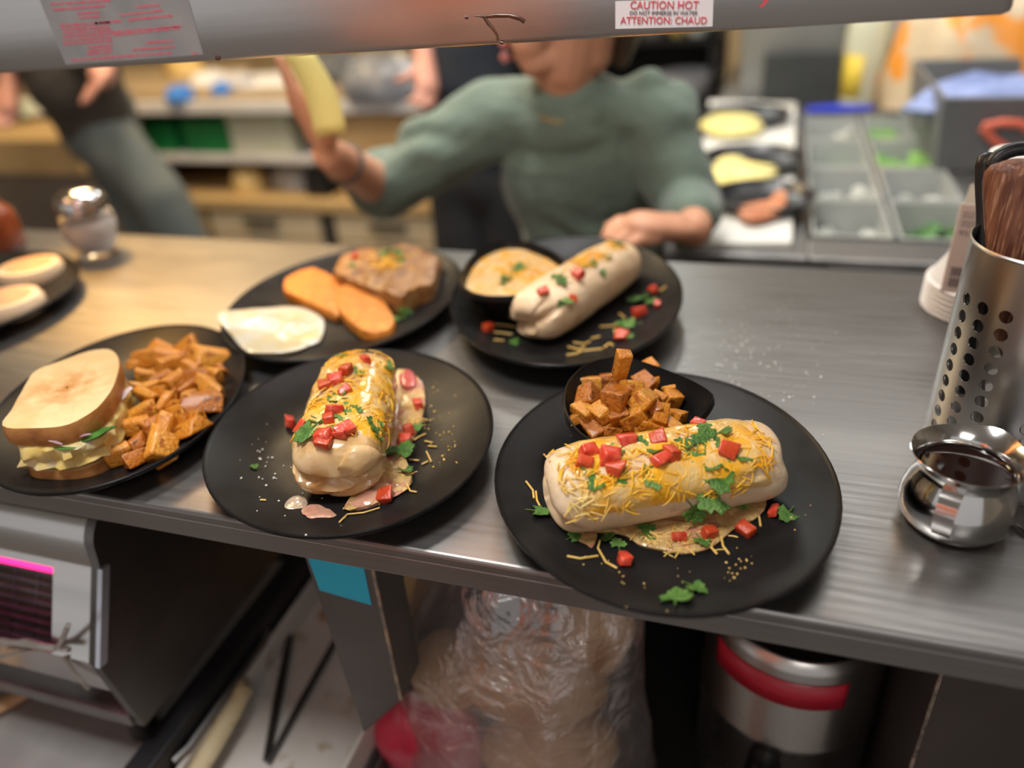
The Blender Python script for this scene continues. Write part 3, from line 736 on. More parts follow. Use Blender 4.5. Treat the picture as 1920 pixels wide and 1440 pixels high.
# the stick standing on the heap
me = chunk_mesh('potato_cube', 77, 0.62, 0.60, 1.25, 0.06, 0.09); me.materials.append(POTATO)
q = P(1166, 684, 1.090)
o = bpy.data.objects.new('potato_cube', me); COL.objects.link(o)
o.matrix_world = Matrix.Translation(q) @ Euler((0.15, 0.12, 0.4)).to_matrix().to_4x4() @ Matrix.Diagonal((0.021, 0.021, 0.021, 1))
tag(o, 'tall fried potato stick standing upright on top of the potato bowl', 'potato')
heap([(700,300,80),(620,320,90),(800,330,80),(740,400,100),(880,300,90),(560,380,90),(860,380,90)], *KF, POT, lambda x, y: bowl_z(x, y) - 0.016,
     'golden fried potato cube heaped in the pear shaped bowl', 'potato cubes in the bowl', 'potato_cube')
KB = ((0, 420), 0.36117)
cB = P(*[(0 + 880 * .36117), (420 + 880 * .36117)], 1.03)
def heap_z(x, y):
    d = Vector((x, y)) - Vector((cB.x, cB.y)); u = d.x * 0.47 - d.y * 0.88; v = d.x * 0.88 + d.y * 0.47
    return max(1.0225 + 0.018 * max(0, 1 - (u / 0.10) ** 2 - (v / 0.055) ** 2), plate_z(plB, x, y) + 0.009)
heap([(850,640,80),(955,650,115),(1090,690,140),(760,700,95),(690,730,70),(870,690,110),(935,690,70),(880,740,105),(990,735,80),(760,790,85),(840,790,80),(905,815,95),(1010,795,100),(1100,785,90),(1145,755,60),
      (1095,850,125),(960,855,85),(770,885,95),(830,860,60),(985,890,75),(1060,925,125),(915,935,70),(850,935,95),(735,970,105),(910,1000,110),(1020,1000,100),(690,1045,115),(800,1040,105),(840,1080,135),
      (965,1065,130),(830,1150,160),(710,1130,80),(595,1125,80),(530,1200,115),(620,1195,95),(690,1215,110),(790,835,70),(880,900,70),(720,850,70)],
     *KB, WED, heap_z, 'browned fried potato chunk heaped beside the toast sandwich', 'potato chunks beside the sandwich', 'potato_chunk', kx=0.92)
heap([(850,700,100),(950,760,100),(1040,760,100),(800,800,100),(900,860,100),(1000,940,100),(800,950,100),(900,1050,100),(760,1080,100)],
     *KB, WED, lambda x, y: heap_z(x, y) - 0.013, 'browned fried potato chunk heaped beside the toast sandwich', 'potato chunks beside the sandwich', 'potato_chunk', kx=0.92)

# ------------------------------------------------------------------ toast sandwich
CRUST = nmat('bread_crust', (0.38, 0.16, 0.040), (0.50, 0.25, 0.08), 40, 0.55, 0, 0.4, 140, c3=(0.24, 0.09, 0.02), scale3=18, lo3=0.55, hi3=0.72)
def toast_mat():
    m = nmat('toasted_crumb', (0.72, 0.53, 0.28), (0.66, 0.45, 0.20), 26, 0.62, 0, 0.5, 170)
    nt = m.node_tree; N = nt.nodes; L = nt.links; b = N['Principled BSDF']
    src = b.inputs['Base Color'].links[0].from_socket
    tc = N.new('ShaderNodeTexCoord'); ln = N.new('ShaderNodeVectorMath'); ln.operation = 'LENGTH'
    mp = N.new('ShaderNodeMapping'); mp.inputs['Scale'].default_value = (1, 1, 0.0)
    L.new(tc.outputs['Object'], mp.inputs['Vector']); L.new(mp.outputs['Vector'], ln.inputs[0])
    n = N.new('ShaderNodeTexNoise'); n.inputs['Scale'].default_value = 55; n.inputs['Detail'].default_value = 6; L.new(tc.outputs['Object'], n.inputs['Vector'])
    r = N.new('ShaderNodeMapRange'); r.inputs['From Min'].default_value = 0.056; r.inputs['From Max'].default_value = 0.004; L.new(ln.outputs['Value'], r.inputs['Value'])
    n2 = N.new('ShaderNodeMapRange'); n2.inputs['From Min'].default_value = 0.36; n2.inputs['From Max'].default_value = 0.62; L.new(n.outputs['Fac'], n2.inputs['Value'])
    mu = N.new('ShaderNodeMath'); mu.operation = 'MULTIPLY'; L.new(r.outputs['Result'], mu.inputs[0]); L.new(n2.outputs['Result'], mu.inputs[1])
    mx = N.new('ShaderNodeMix'); mx.data_type = 'RGBA'; mx.inputs['B'].default_value = (0.46, 0.20, 0.045, 1)
    L.new(mu.outputs[0], mx.inputs['Factor']); L.new(src, mx.inputs['A']); L.new(mx.outputs['Result'], b.inputs['Base Color'])
    return m
TOAST = toast_mat()
TOPB = [(5,1045),(60,950),(130,830),(180,760),(300,710),(420,670),(500,650),(570,648),(612,680),(620,740),(590,840),(530,930),(450,990),(370,1030),(280,1052),(150,1060)]
ZT = 1.071
olT = outline(TOPB, ZT, 56, *KB); cT = sum(olT, Vector((0, 0))) / 56
sw = thing('sandwich', 'toasted white bread sandwich with scrambled egg and spinach filling', 'sandwich', (cT.x, cT.y, 1.0068))
def slice_(name, z0, z1, scl, shift=(0, 0)):
    mb = MB()
    def ring(s, z): return [((p - cT).x * s * scl + shift[0], (p - cT).y * s * scl + shift[1], z - 1.0068 + 0.0012 * nz(p.x, p.y, z, 40)) for p in olT]
    rings = [ring(0.02, z0), ring(0.9, z0), ring(0.985, z0 + 0.001), ring(1.0, z0 + 0.004), ring(1.008, (z0 + z1) / 2), ring(1.0, z1 - 0.0035), ring(0.985, z1 - 0.0006), ring(0.965, z1), ring(0.5, z1 - 0.0006), ring(0.02, z1 - 0.0005)]
    n = 56; k = 0
    for i in range(len(rings) - 1):
        mb.add(rings[i] + rings[i+1], [(a, (a+1) % n, n+(a+1) % n, n+a) for a in range(n)], 1 if i < 1 or i >= 6 else 0)
    o = mb.build(name, [CRUST, TOAST], sw)
    return o
slice_('bread_slice', ZT - 0.021, ZT, 1.0)
slice_('bread_slice', 1.0068, 1.0235, 0.93, (0.006, -0.004))
EGGF = nmat('scrambled_egg', (0.64, 0.48, 0.13), (0.66, 0.56, 0.30), 50, 0.36, 0, 0.5, 150, sss=0.15, c3=(0.55, 0.50, 0.32), scale3=60, lo3=0.55, hi3=0.68)
mb = MB(); n = 56
def fr(s, z, j): return [((p - cT).x * s * (1 + j * nz(p.x, p.y, z, 95)) + 0.004, (p - cT).y * s * (1 + j * nz(p.x, p.y, z, 95)) - 0.003, z + 0.002 * nz(p.x, p.y, z + 4, 120)) for p in olT]
mb.loft([fr(0.02, 0.017, 0), fr(0.93, 0.017, 0.05), fr(1.0, 0.022, 0.13), fr(0.96, 0.028, 0.12), fr(1.0, 0.034, 0.14), fr(0.97, 0.040, 0.10), fr(0.9, 0.044, 0.05), fr(0.02, 0.044, 0)])
fil = mb.build('egg_filling', EGGF, sw)
target(fil); fbv = [TARGETS[-1]]
ONION = nmat('onion', (0.62, 0.52, 0.50), (0.35, 0.22, 0.28), 50, 0.3, 0, coat=0.3)
CREAM = nmat('avocado_slice', (0.70, 0.68, 0.40), (0.62, 0.58, 0.34), 30, 0.4, 0)
SPIN = nmat('spinach', (0.03, 0.12, 0.02), (0.08, 0.22, 0.04), 60, 0.32, 0, 0.3, 150)
def fill_bit(name, px, py, pts, w, mat):
    p = hit(0 + px * .36117, 420 + py * .36117, fbv)[0]; q = Vector((cT.x, cT.y, 1.0068))
    mb = MB(); mb.tube([p - q + Vector(v) for v in pts], w, n=6, flat=0.45)
    return mb.build(name, mat, sw)
fill_bit('spinach_leaf', 490, 1110, [(-.022, -.006, -.006), (-.008, -.004, 0), (.008, .001, .005), (.018, .006, .010)], [.002, .006, .006, .002], SPIN)
fill_bit('spinach_leaf', 540, 1075, [(-.012, -.004, -.002), (0, -.003, .002), (.012, .004, .004)], [.002, .005, .002], SPIN)
fill_bit('spinach_leaf', 350, 1160, [(-.012, -.003, 0), (0, -.003, .001), (.010, 0, .001)], [.001, .0025, .001], SPIN)
fill_bit('onion_strip', 290, 1140, [(-.014, 0, .004), (0, -.003, .006), (.012, -.003, .003)], [.001, .0022, .001], ONION)
fill_bit('onion_strip', 430, 1110, [(-.014, -.002, .004), (0, -.003, .004), (.012, 0, .006)], [.001, .003, .001], ONION)
fill_bit('mushroom_slice', 640, 900, [(-.004, -.018, -.002), (.002, -.004, .003), (.003, .010, .006)], [.002, .005, .003], ONION)
fill_bit('avocado_slice', 690, 850, [(-.002, -.034, -.006), (.006, -.012, .0), (.006, .010, .004), (.000, .026, .002)], [.002, .007, .008, .003], CREAM)

# ------------------------------------------------------------------ platter C: egg, hash browns, smothered steak
KC = ((380, 440), 0.27083)
EGGW = nmat('fried_egg', (0.50, 0.485, 0.41), (0.50, 0.42, 0.20), 30, 0.30, 0, 0.45, 90, sss=0.25, coat=0.4, lo=0.45, hi=0.72)
o = slab('fried_egg', [(105,630),(190,590),(320,540),(480,500),(600,475),(700,485),(790,530),(835,570),(830,650),(800,720),(740,740),(660,800),(560,850),(430,870),(360,885),(320,870),(250,800),(170,700)], *KC, 1.0150, 0.0075, EGGW, 0.6, 0.0010, 60, rings=9, n=56, edge=0.45, wob=0.003, plate=plC)
ol_egg = o
tag(o, 'white folded over easy egg on the dark oval platter', 'egg')
for v in o.data.vertices:     # two yolk bulges under the white
    for cx, cy in ((-0.020, 0.012), (0.026, 0.004)):
        d2 = (v.co.x - cx) ** 2 + (v.co.y - cy) ** 2
        if v.co.z > 0.004: v.co.z += 0.009 * math.exp(-d2 / 0.00028)
HASH = nmat('hash_brown', (0.50, 0.16, 0.014), (0.58, 0.23, 0.028), 90, 0.5, 0, 0.9, 190, c3=(0.42, 0.13, 0.014), scale3=120, lo3=0.52, hi3=0.66, bdist=0.003)
o = slab('hash_brown_patty', [(560,370),(590,300),(680,255),(760,248),(860,285),(950,350),(985,440),(985,530),(930,570),(870,555),(760,500),(640,450),(580,420)], *KC, 1.014, 0.0165, HASH, 0.5, 0.0014, 260, edge=0.5, n=64, rings=10)
o.location.z = 1.0068; tag(o, 'orange hash brown patty nearest the far left of the oval platter', 'hash brown')
o = slab('hash_brown_patty', [(930,420),(1000,350),(1100,390),(1230,450),(1300,540),(1335,620),(1300,680),(1200,705),(1100,680),(1000,600),(950,540),(915,480)], *KC, 1.018, 0.0175, HASH, 0.5, 0.0014, 260, edge=0.5, n=64, rings=10, seed=2)
o.location.z = 1.0085; tag(o, 'orange hash brown patty in front, overlapping the other patty', 'hash brown')
GRAVY = nmat('gravied_steak', (0.25, 0.105, 0.024), (0.35, 0.185, 0.065), 40, 0.42, 0, 0.9, 120, coat=0.1, c3=(0.16, 0.06, 0.018), scale3=55, lo3=0.50, hi3=0.66, bdist=0.004)
o = slab('smothered_steak', [(905,270),(960,190),(1060,140),(1180,115),(1300,130),(1400,105),(1500,110),(1640,180),(1640,260),(1600,380),(1530,395),(1460,430),(1380,475),(1260,440),(1120,390),(1010,340),(930,310)], *KC, 1.026, 0.033, GRAVY, 0.4, 0.006, 60, edge=0.5, n=72, rings=12, seed=5)
o.location.z = 1.0068; tag(o, 'lumpy breaded steak under brown gravy and cheese on the oval platter', 'steak')
stk = o; bpy.context.view_layer.update(); target(stk); sbv = [TARGETS[-1]]
mb = MB(); r2 = random.Random(8)
for _ in range(70):
    x, y = r2.gauss(1290, 75), r2.gauss(190, 28)
    p, nn, _d = hit(380 + x * .27083, 440 + y * .27083, sbv)
    if nn.z > 0.1: shred(mb, p - stk.location, nn, r2.uniform(.008, .016), r2.uniform(.0008, .0012), r2)
o = mb.build('shredded_cheese', CHEESE); o.location = stk.location; tag(o, 'small patch of shredded cheese on the gravied steak', 'cheese', kind='stuff')
leaves([(1300,120,.020),(1350,135,.017),(1240,140,.016),(1370,185,.015),(1035,215,.012)], *KC, 'green cilantro scrap on top of the gravied steak', 'cilantro on the steak', sbv)
leaves([(1400,545,.020),(1350,585,.016),(1390,520,.014)], *KC, 'green cilantro scrap on the platter right of the hash browns', 'cilantro by the hash browns')
put('tomato_dice', TOM[0], 380 + 1060 * .27083, 440 + 165 * .27083, 0.012, 0.2, 'small tomato bit on the left of the gravied steak', 'tomato', None, rng, which=sbv)

# ------------------------------------------------------------------ queso in the rear bowl
zq = 1.0525; mb = MB()
ringq = [(p - cD) * 0.925 for p in rimD]
mb.loft([[(v.x * f, v.y * f, 0.0016 * nz(v.x * f, v.y * f, 2, 70) + (0.0 if f < .99 else -0.0015)) for v in ringq] for f in (1.0, 0.97, 0.85, 0.7, 0.55, 0.4, 0.2, 0.02)], cap0=False)
o = mb.build('queso_dip', QUESO); o.location = (cD.x, cD.y, zq); tag(o, 'thick yellow queso dip filling the rear black bowl', 'queso'); target(o); qbv = [TARGETS[-1]]
mb = MB(); r2 = random.Random(9)
for _ in range(90):
    x, y = r2.gauss(570, 110), r2.gauss(350, 60)
    p, nn, _d = hit(820 + x * .26042, 420 + y * .26042, qbv); shred(mb, p - o.location, nn, r2.uniform(.007, .014), r2.uniform(.0006, .0009), r2)
o2 = mb.build('shredded_cheese', CHEESE); o2.location = o.location; tag(o2, 'shredded cheese melting into the queso bowl', 'cheese', kind='stuff')
leaves([(500,395,.018),(610,320,.020),(560,340,.012),(800,390,.015),(480,430,.012)], *KD, 'green cilantro scrap floating on the queso', 'cilantro on the queso', qbv)

# ------------------------------------------------------------------ toasted muffins
MUFF = nmat('muffin_dough', (0.62, 0.48, 0.33), (0.56, 0.42, 0.27), 40, 0.6, 0, 0.3, 120)
MUFT = nmat('muffin_toast', (0.42, 0.22, 0.11), (0.50, 0.29, 0.15), 40, 0.6, 0, 0.4, 120)
def muffin(px, py, r, label, z=1.036):
    q = P(px, py, z); mb = MB(); h = 0.026
    mb.lathe([(0.0005, 0), (r*.85, 0), (r*.97, .004), (r, .010), (r*.985, h*.7), (r*.9, h*.95), (r*.74, h)], 36)
    mb.lathe([(r*.74, h), (r*.6, h + .0008), (0.0005, h + .001)], 36, mi=1)
    o = mb.build('english_muffin', [MUFF, MUFT]); o.location = (q.x, q.y, 1.0066); return tag(o, label, 'muffin', 'muffins on the left plate')
muffin(52, 495, 0.047, 'round toasted muffin half with a browned centre, further from the camera', 1.033)
muffin(8, 556, 0.047, 'round pale muffin half nearer the camera, cut by the left edge', 1.033)

# ------------------------------------------------------------------ heat lamp bar
LABELW = nmat('label_white', (0.78, 0.74, 0.76), (0.74, 0.70, 0.72), 20, 0.4)
LABELG = nmat('label_grey_film', (0.27, 0.27, 0.27), (0.34, 0.33, 0.33), 30, 0.38, 0.5, rough2=0.5)
RED_INK = nmat('red_ink', (0.62, 0.03, 0.06), (0.70, 0.08, 0.10), 60, 0.5)
PINK_INK = nmat('worn_pink_ink', (0.46, 0.09, 0.13), (0.38, 0.16, 0.18), 160, 0.5)
GREY_INK = nmat('grey_ink', (0.10, 0.09, 0.11), (0.14, 0.13, 0.14), 60, 0.5)
BURNT = nmat('burnt_drip', (0.045, 0.012, 0.008), (0.10, 0.035, 0.012), 60, 0.25, 0, coat=0.4)
BY = 0.66
bp0, bp1 = PY(0, 138, BY), PY(1897, 27, BY)
bdir = (bp1 - bp0).normalized()
bar = thing('heat_lamp_bar', 'stainless steel heat lamp bar hanging across the top of the picture', 'heat lamp', bp1)
bar.rotation_euler = (0, -math.atan2(bdir.z, bdir.x), 0)
BH = 0.125
def bpt(px, py):
    """point on the bar's front face, in the bar's own space"""
    w = PY(px, py, BY); d = w - bp1
    return Vector((d.dot(bdir), 0.0, d.dot(Vector((-bdir.z, 0, bdir.x)))))
mb = MB()
prof = [(0.0, 0.004), (0.0, BH), (0.012, BH + 0.012), (0.118, BH + 0.012), (0.13, BH), (0.13, 0.004), (0.128, 0.0), (0.118, 0.0), (0.115, 0.03), (0.015, 0.03), (0.012, 0.0), (0.002, 0.0)]
rings = []
for x, sh in ((-1.5, 0), (-0.006, 0), (-0.001, 0.002), (0.0, 0.005)):
    rings.append([(x, min(max(y, sh * .6), 0.13 - sh * .6), max(z, sh) if z < 0.03 else z) for y, z in prof])
mb.loft(rings); mb.build('housing', STEEL_BAR, bar)
MB().tube([(-1.45, 0.065, 0.018), (-0.06, 0.065, 0.018)], 0.006, 10).build('heating_element', nmat('hot_element', (0.5, 0.2, 0.08), (0.4, 0.15, 0.06), 20, 0.5, emit=(1.0, 0.35, 0.10), estr=6.0), bar)
for x in (-1.2, -0.25):
    MB().tube([(x, 0.065, BH + 0.010), (x, 0.065, 2.7 - bp1.z)], 0.006, 10).build('hanging_rod', DULL_STEEL, bar)
def face_quad(name, c, mat, th=0.0006):
    mb = MB(); ps = [bpt(*q) for q in c]
    mb.add([(p.x, -th, p.z) for p in ps] + [(p.x, 0.0002, p.z) for p in ps], [(0,1,2,3),(7,6,5,4),(0,4,5,1),(1,5,6,2),(2,6,7,3),(3,7,4,0)])
    return mb.build(name, mat, bar, smooth=False)
lab = face_quad('caution_label', [(1154, 54), (1336, 49.5), (1338, -3), (1154, 3)], LABELW); lab['label'] = 'white label reading CAUTION HOT'
rx = (PI / 2, 0, 0)
def ftext(body, x0, x1, ymid, hpx, mat, parent=None, th=0.0003, front=-0.0006):
    a, b = bpt(x0, ymid), bpt(x1, ymid); hgt = (bpt(x0, ymid - hpx / 2) - bpt(x0, ymid + hpx / 2)).length
    m = (a + b) / 2
    o = text_obj('lettering', body, hgt * 1.38, mat, parent, (m.x, front - th, m.z), rx, (b - a).length, thick=th)
    o.rotation_euler = (PI / 2, -math.atan2(b.z - a.z, b.x - a.x), 0)
    return o
ftext('CAUTION HOT', 1182, 1310, 10, 15.5, RED_INK, lab)
ftext('DO NOT IMMERSE IN WATER', 1181, 1308, 24.5, 7.5, GREY_INK, lab)
ftext('ATTENTION: CHAUD', 1164, 1326, 38.5, 13.5, RED_INK, lab)
ftext('y', 1424, 1450, -4, 24, RED_INK, bar, front=0.0)
lab2 = face_quad('worn_label', [(124, 121), (382, 102), (352, -6), (74, -2)], LABELG, 0.0004); lab2['label'] = 'scratched grey label with worn red print'
mb = MB()
def strip(pts):
    ps = [bpt(60 + x * 0.1771, y * 0.1771) for x, y in pts]
    mb.add([(p.x, -0.0006, p.z) for p in ps] + [(p.x, -0.0003, p.z) for p in ps], [(0,1,2,3),(7,6,5,4),(0,4,5,1),(1,5,6,2),(2,6,7,3),(3,7,4,0)])
r4 = random.Random(4)
def wordline(x0, y0, x1, y1, h, slant=0.40):
    L = x1 - x0; x = 0.0
    while x < L - 8:
        w = min(r4.uniform(28, 85), L - x); f0, f1 = x / L, (x + w) / L
        ya, yb = y0 + (y1 - y0) * f0, y0 + (y1 - y0) * f1
        strip([(x0 + x + h * slant, ya + h), (x0 + x + w + h * slant, yb + h), (x0 + x + w, yb), (x0 + x, ya)]); x += w + r4.uniform(5, 11)
for a in [(200,30,840,-10,26),(225,90,770,45,28),(480,130,720,110,26),(490,175,730,160,24),(660,230,950,205,28),(300,255,830,225,26),(310,292,830,265,26),(325,330,840,300,26),(330,370,840,335,24),(330,410,845,372,26),
          (335,450,845,412,26),(590,485,850,462,24),(600,520,850,500,24),(580,555,850,535,24),(1100,60,1350,38,30),(930,150,1380,95,26),(1020,195,1480,150,30),(860,355,1560,280,30),(840,330,1590,262,22),
          (1200,440,1500,420,26),(1060,515,1520,480,26),(420,625,1480,545,28),(1690,560,1750,550,26)]: wordline(*a)
mb.build('worn_print', PINK_INK, lab2)['kind'] = 'stuff'
def drip(pts, r):
    mb = MB(); mb.tube([bpt(x, y) + Vector((0, -0.0003, 0)) for x, y in pts], r, 8, flat=0.4, up=(0, 1, 0)); mb.build('burnt_drip', BURNT, bar)
drip([(888, 30), (900, 31), (908, 32), (930, 30), (955, 30), (975, 35), (984, 41)], [.0004, .0005, .0010, .0014, .0013, .0016, .0017])
drip([(908, 33), (915, 43), (925, 55), (932, 66), (934, 76)], [.0012, .0015, .0011, .0009, .0012])
drip([(872, 33), (878, 33)], [.0012, .0012]); drip([(405, 108), (412, 110)], [.0024, .0020]); drip([(938, 80), (944, 81)], [.0010, .0010])

# ------------------------------------------------------------------ utensil holder, perforated
HC = Vector((0.2262, 0.6735)); HR = 0.0605; HH = 0.180
hol = thing('utensil_holder', 'tall perforated stainless steel utensil cylinder at the right edge', 'utensil holder', (HC.x, HC.y, 1.0))
def perforated(R, H, th=0.0011):
    """outer and inner wall with real round holes; normals are set radially so the wall reads as one smooth sheet"""
    V = []; F = []; NR = []
    cell_a = math.radians(18.5); cell_h = 0.0155; hr = 0.0054
    def wall(pts, faces):
        for sgn, rr in ((1, R), (-1, R - th)):
            k = len(V)
            for a, z in pts: V.append((rr * math.cos(a), rr * math.sin(a), z)); NR.append((sgn * math.cos(a), sgn * math.sin(a), 0))
            F.extend([tuple(k + i for i in (f if sgn > 0 else reversed(f))) for f in faces])
    def strip(a0, a1, z0, z1, m):
        for i in range(m):
            x0 = a0 + (a1 - a0) * i / m; x1 = a0 + (a1 - a0) * (i + 1) / m
            wall([(x0, z0), (x1, z0), (x1, z1), (x0, z1)], [(0, 1, 2, 3)])
    ang = math.radians(187.25); gap = math.radians(16.5)
    for g in range(5):
        for k in range(3):
            s = ang + k * cell_a; e = s + cell_a; ac = (s + e) / 2
            z0 = 0.0035; nrow = 9
            strip(s, e, 0, z0, 4); strip(s, e, z0 + nrow * cell_h, H, 4)
            for r in range(nrow):
                zc = z0 + (r + 0.5) * cell_h; n = 24; outer = []; mid = []; inner = []
                for q in range(n):
                    t = 2 * PI * q / n; c, sn = math.cos(t), math.sin(t); kk = 1 / max(abs(c), abs(sn))
                    inner.append((ac + hr * c / R, zc + hr * sn)); outer.append((ac + cell_a / 2 * c * kk, zc + cell_h / 2 * sn * kk))
                    mid.append(((inner[-1][0] + outer[-1][0]) / 2, (inner[-1][1] + outer[-1][1]) / 2))
                wall(outer + mid + inner, [(q + o, (q + 1) % n + o, n + (q + 1) % n + o, n + q + o) for o in (0, n) for q in range(n)])
                k0 = len(V)
                for a, z in inner:
                    nn = Vector((math.cos(ac) * 0, 0, 0)); da = (ac - a) * R; dz = zc - z; L = math.hypot(da, dz)
                    tv = (-math.sin(ac) * da / L, math.cos(ac) * da / L, dz / L)
                    for rr in (R, R - th): V.append((rr * math.cos(a), rr * math.sin(a), z)); NR.append(tv)
                F.extend([(k0 + 2*q, k0 + 2*((q+1) % n), k0 + 2*((q+1) % n) + 1, k0 + 2*q + 1) for q in range(n)])
        strip(ang + 3 * cell_a, ang + 3 * cell_a + gap, 0, H, 6)
        ang += 3 * cell_a + gap
    me = bpy.data.meshes.new('perforated_wall'); me.from_pydata(V, [], F)
    me.polygons.foreach_set('use_smooth', [True] * len(F)); me.normals_split_custom_set_from_vertices(NR)
    return me
new_obj('perforated_wall', perforated(HR, HH), STEEL_V, hol)
MB().lathe([(HR - 0.0012, HH - 0.0005), (HR + 0.0004, HH - 0.0012), (HR + 0.0008, HH + 0.0004), (HR - 0.0004, HH + 0.0016), (HR - 0.0014, HH + 0.0008)], 64, closed=True).build('rolled_rim', STEEL_V, hol)
MB().lathe([(HR - 0.0012, 0.0045), (HR - 0.0012, 0.003), (0.001, 0.003)], 64).build('base_disc', STEEL_V, hol)

# utensils standing in it
WOOD = nmat('dark_wood', (0.10, 0.032, 0.018), (0.22, 0.085, 0.042), 210, 0.42, 0, 0.6, 400, stretch=(1, 1, 0.07), c3=(0.36, 0.19, 0.11), scale3=420, lo3=0.56, hi3=0.70, lo=0.42, hi=0.60)
def handle_path(pxs, y): return [PY(a, b, y) for a, b in pxs]
top = PY(1897, 300, 0.672); bot = top + (P(1899, 490, 1.168) - top) * ((top.z - 1.008) / (top.z - 1.165))
wd = thing('spatula', 'reddish wooden handled spatula standing in the steel cylinder', 'spatula', bot)
mb = MB(); Lh = 0.125; ax = (top - bot).normalized()
pts = []; rad = []
for t, r in ((-0.160, .0085), (-0.14, .0145), (-0.10, .0175), (-0.06, .0185), (-0.03, .0195), (-0.014, .0195), (-0.006, .0180), (-0.002, .0140), (0.0, .006)):
    pts.append(top - bot + ax * t); rad.append(r)
mb.tube(pts, rad, 20, flat=0.62, up=(0.25, 1, 0)); mb.build('handle', WOOD, wd)
mb = MB(); mb.tube([top - bot - ax * 0.155, top - bot - ax * 0.20, top - bot - ax * 0.27], [.005, .005, .004], 8); mb.build('shank', DULL_STEEL, wd)
t2 = PY(1852, 286, 0.735); b2 = t2 + (P(1846, 470, 1.160) - t2) * ((t2.z - 1.008) / (t2.z - 1.160))
bk = thing('black_utensil', 'black plastic handled utensil leaning at the left inside the steel cylinder', 'utensil', b2)
ax2 = (t2 - b2).normalized(); mb = MB()
mb.tube([t2 - b2 + ax2 * t for t in (-.155, -.10, -.05, -.022, -.010, -.003, 0.0)], [.0060, .0068, .0072, .0090, .0094, .0075, .003], 16, flat=0.6, up=(0.2, 1, 0)); mb.build('handle', BLACK_PLASTIC, bk)
mb = MB(); mb.tube([t2 - b2 - ax2 * 0.15, t2 - b2 - ax2 * 0.26], [.004, .004], 8); mb.build('shank', DULL_STEEL, bk)
t3 = PY(1925, 285, 0.715)
bl = thing('black_ladle', 'black looped handle behind the wooden spatula in the steel cylinder', 'utensil', (t3.x, t3.y, 1.01))
mb = MB(); mb.tube([Vector((0.022 * math.cos(a), 0.004 * math.sin(a), t3.z - 1.01 + 0.014 * math.sin(a) - .012)) for a in [PI * i / 10 for i in range(11)]] , [.006] * 11, 10); mb.build('loop', BLACK_PLASTIC, bl)
mb = MB(); mb.tube([(0.022, 0, t3.z - 1.01 - 0.01), (0.012, 0, 0.1), (0.0, 0, 0.004)], [.006, .005, .004], 10); mb.tube([(-0.022, 0, t3.z - 1.01 - 0.01), (-0.004, 0, 0.1), (0.0, 0, 0.006)], [.006, .005, .004], 10); mb.build('stem', BLACK_PLASTIC, bl)

# ------------------------------------------------------------------ stack of white cups with a pasted carton label
CUPW = nmat('white_cup', (0.72, 0.68, 0.64), (0.68, 0.64, 0.60), 20, 0.5, sss=0.1)
CARTON = nmat('carton_label', (0.66, 0.54, 0.47), (0.62, 0.50, 0.43), 14, 0.5)
cupc = Vector((0.2575, 0.945))
for i in range(6):
    z = 1.0 + i * 0.0062; s = 0.985 ** i * 1.0
    t = thing('paper_cup', ['bottom cup of the white upturned stack behind the steel cylinder', 'second cup from the bottom of the white upturned stack', 'third cup from the bottom of the white upturned stack',
             'fourth cup from the bottom of the white upturned stack', 'fifth cup from the bottom of the white upturned stack', 'topmost cup of the white upturned stack behind the steel cylinder'][i], 'cup', (cupc.x, cupc.y, z), 'upturned cup stack')
    R0 = 0.062
    mb = MB(); mb.lathe([(R0 - .003, 0), (R0, 0.0008), (R0 + .0012, 0.0022), (R0, 0.0040), (R0 - .003, 0.0050), (R0 - .0165, 0.030), (R0 - .021, 0.046), (R0 - 0.0335, 0.150), (R0 - .036, 0.152), (0.001, 0.152), (0.001, 0.150), (R0 - 0.037, 0.150), (R0 - .023, 0.045), (R0 - .005, 0.004)] if i == 5 else
             [(R0 - .003, 0), (R0, 0.0008), (R0 + .0012, 0.0022), (R0, 0.0040), (R0 - .003, 0.0050), (R0 - .0165, 0.030), (R0 - .021, 0.046), (R0 - .024, 0.08), (R0 - .026, 0.08), (R0 - .023, 0.045), (R0 - .005, 0.002)], 56, closed=True)
    cb = mb.build('cup_wall', CUPW, t)
# printed carton leaning on the cups
cb0, ct0 = PY(1762, 546, 0.878), PY(1798, 380, 0.905)
Uv = Vector((0.975, -0.222, 0.0)); Vv = (ct0 - cb0); Hc = Vv.length; Vv.normalize(); Vv = (Vv - Uv * Vv.dot(Uv)).normalized(); Nv = Uv.cross(Vv)
car = thing('carton', 'pinkish printed carton leaning on the white cups behind the steel cylinder', 'carton', cb0)
BM = Matrix((Uv, Vv, Nv)).transposed().to_4x4()
mb = MB(); mb.box((0, 0, -0.014), (0.085, Hc, 0), M=BM); mb.build('printed_face', CARTON, car, smooth=False, bevel=0.0012)
CARTOP = nmat('carton_top', (0.58, 0.52, 0.42), (0.52, 0.46, 0.37), 14, 0.5)
mb = MB(); mb.add([BM @ Vector(v) for v in [(0.003, Hc, -0.001), (0.085, Hc, -0.001), (0.085, Hc + 0.034, -0.008), (0.022, Hc + 0.034, -0.008), (0.014, Hc + 0.022, -0.006), (0.005, Hc + 0.020, -0.006), (0.003, Hc, -0.013), (0.085, Hc, -0.013), (0.085, Hc + 0.034, -0.012), (0.022, Hc + 0.034, -0.012), (0.014, Hc + 0.022, -0.012), (0.005, Hc + 0.020, -0.012)]],
    [(0, 1, 2, 3, 4, 5), (11, 10, 9, 8, 7, 6)] + [(k, 6 + k, 6 + (k + 1) % 6, (k + 1) % 6) for k in range(6)]); mb.build('gable_top', CARTOP, car, smooth=False)
def cput(name, me, x, y):
    for v in me.vertices: v.co = BM @ Vector((x + v.co.x, y + v.co.y, 0.0004))
    return new_obj(name, me, GREY_INK, car)
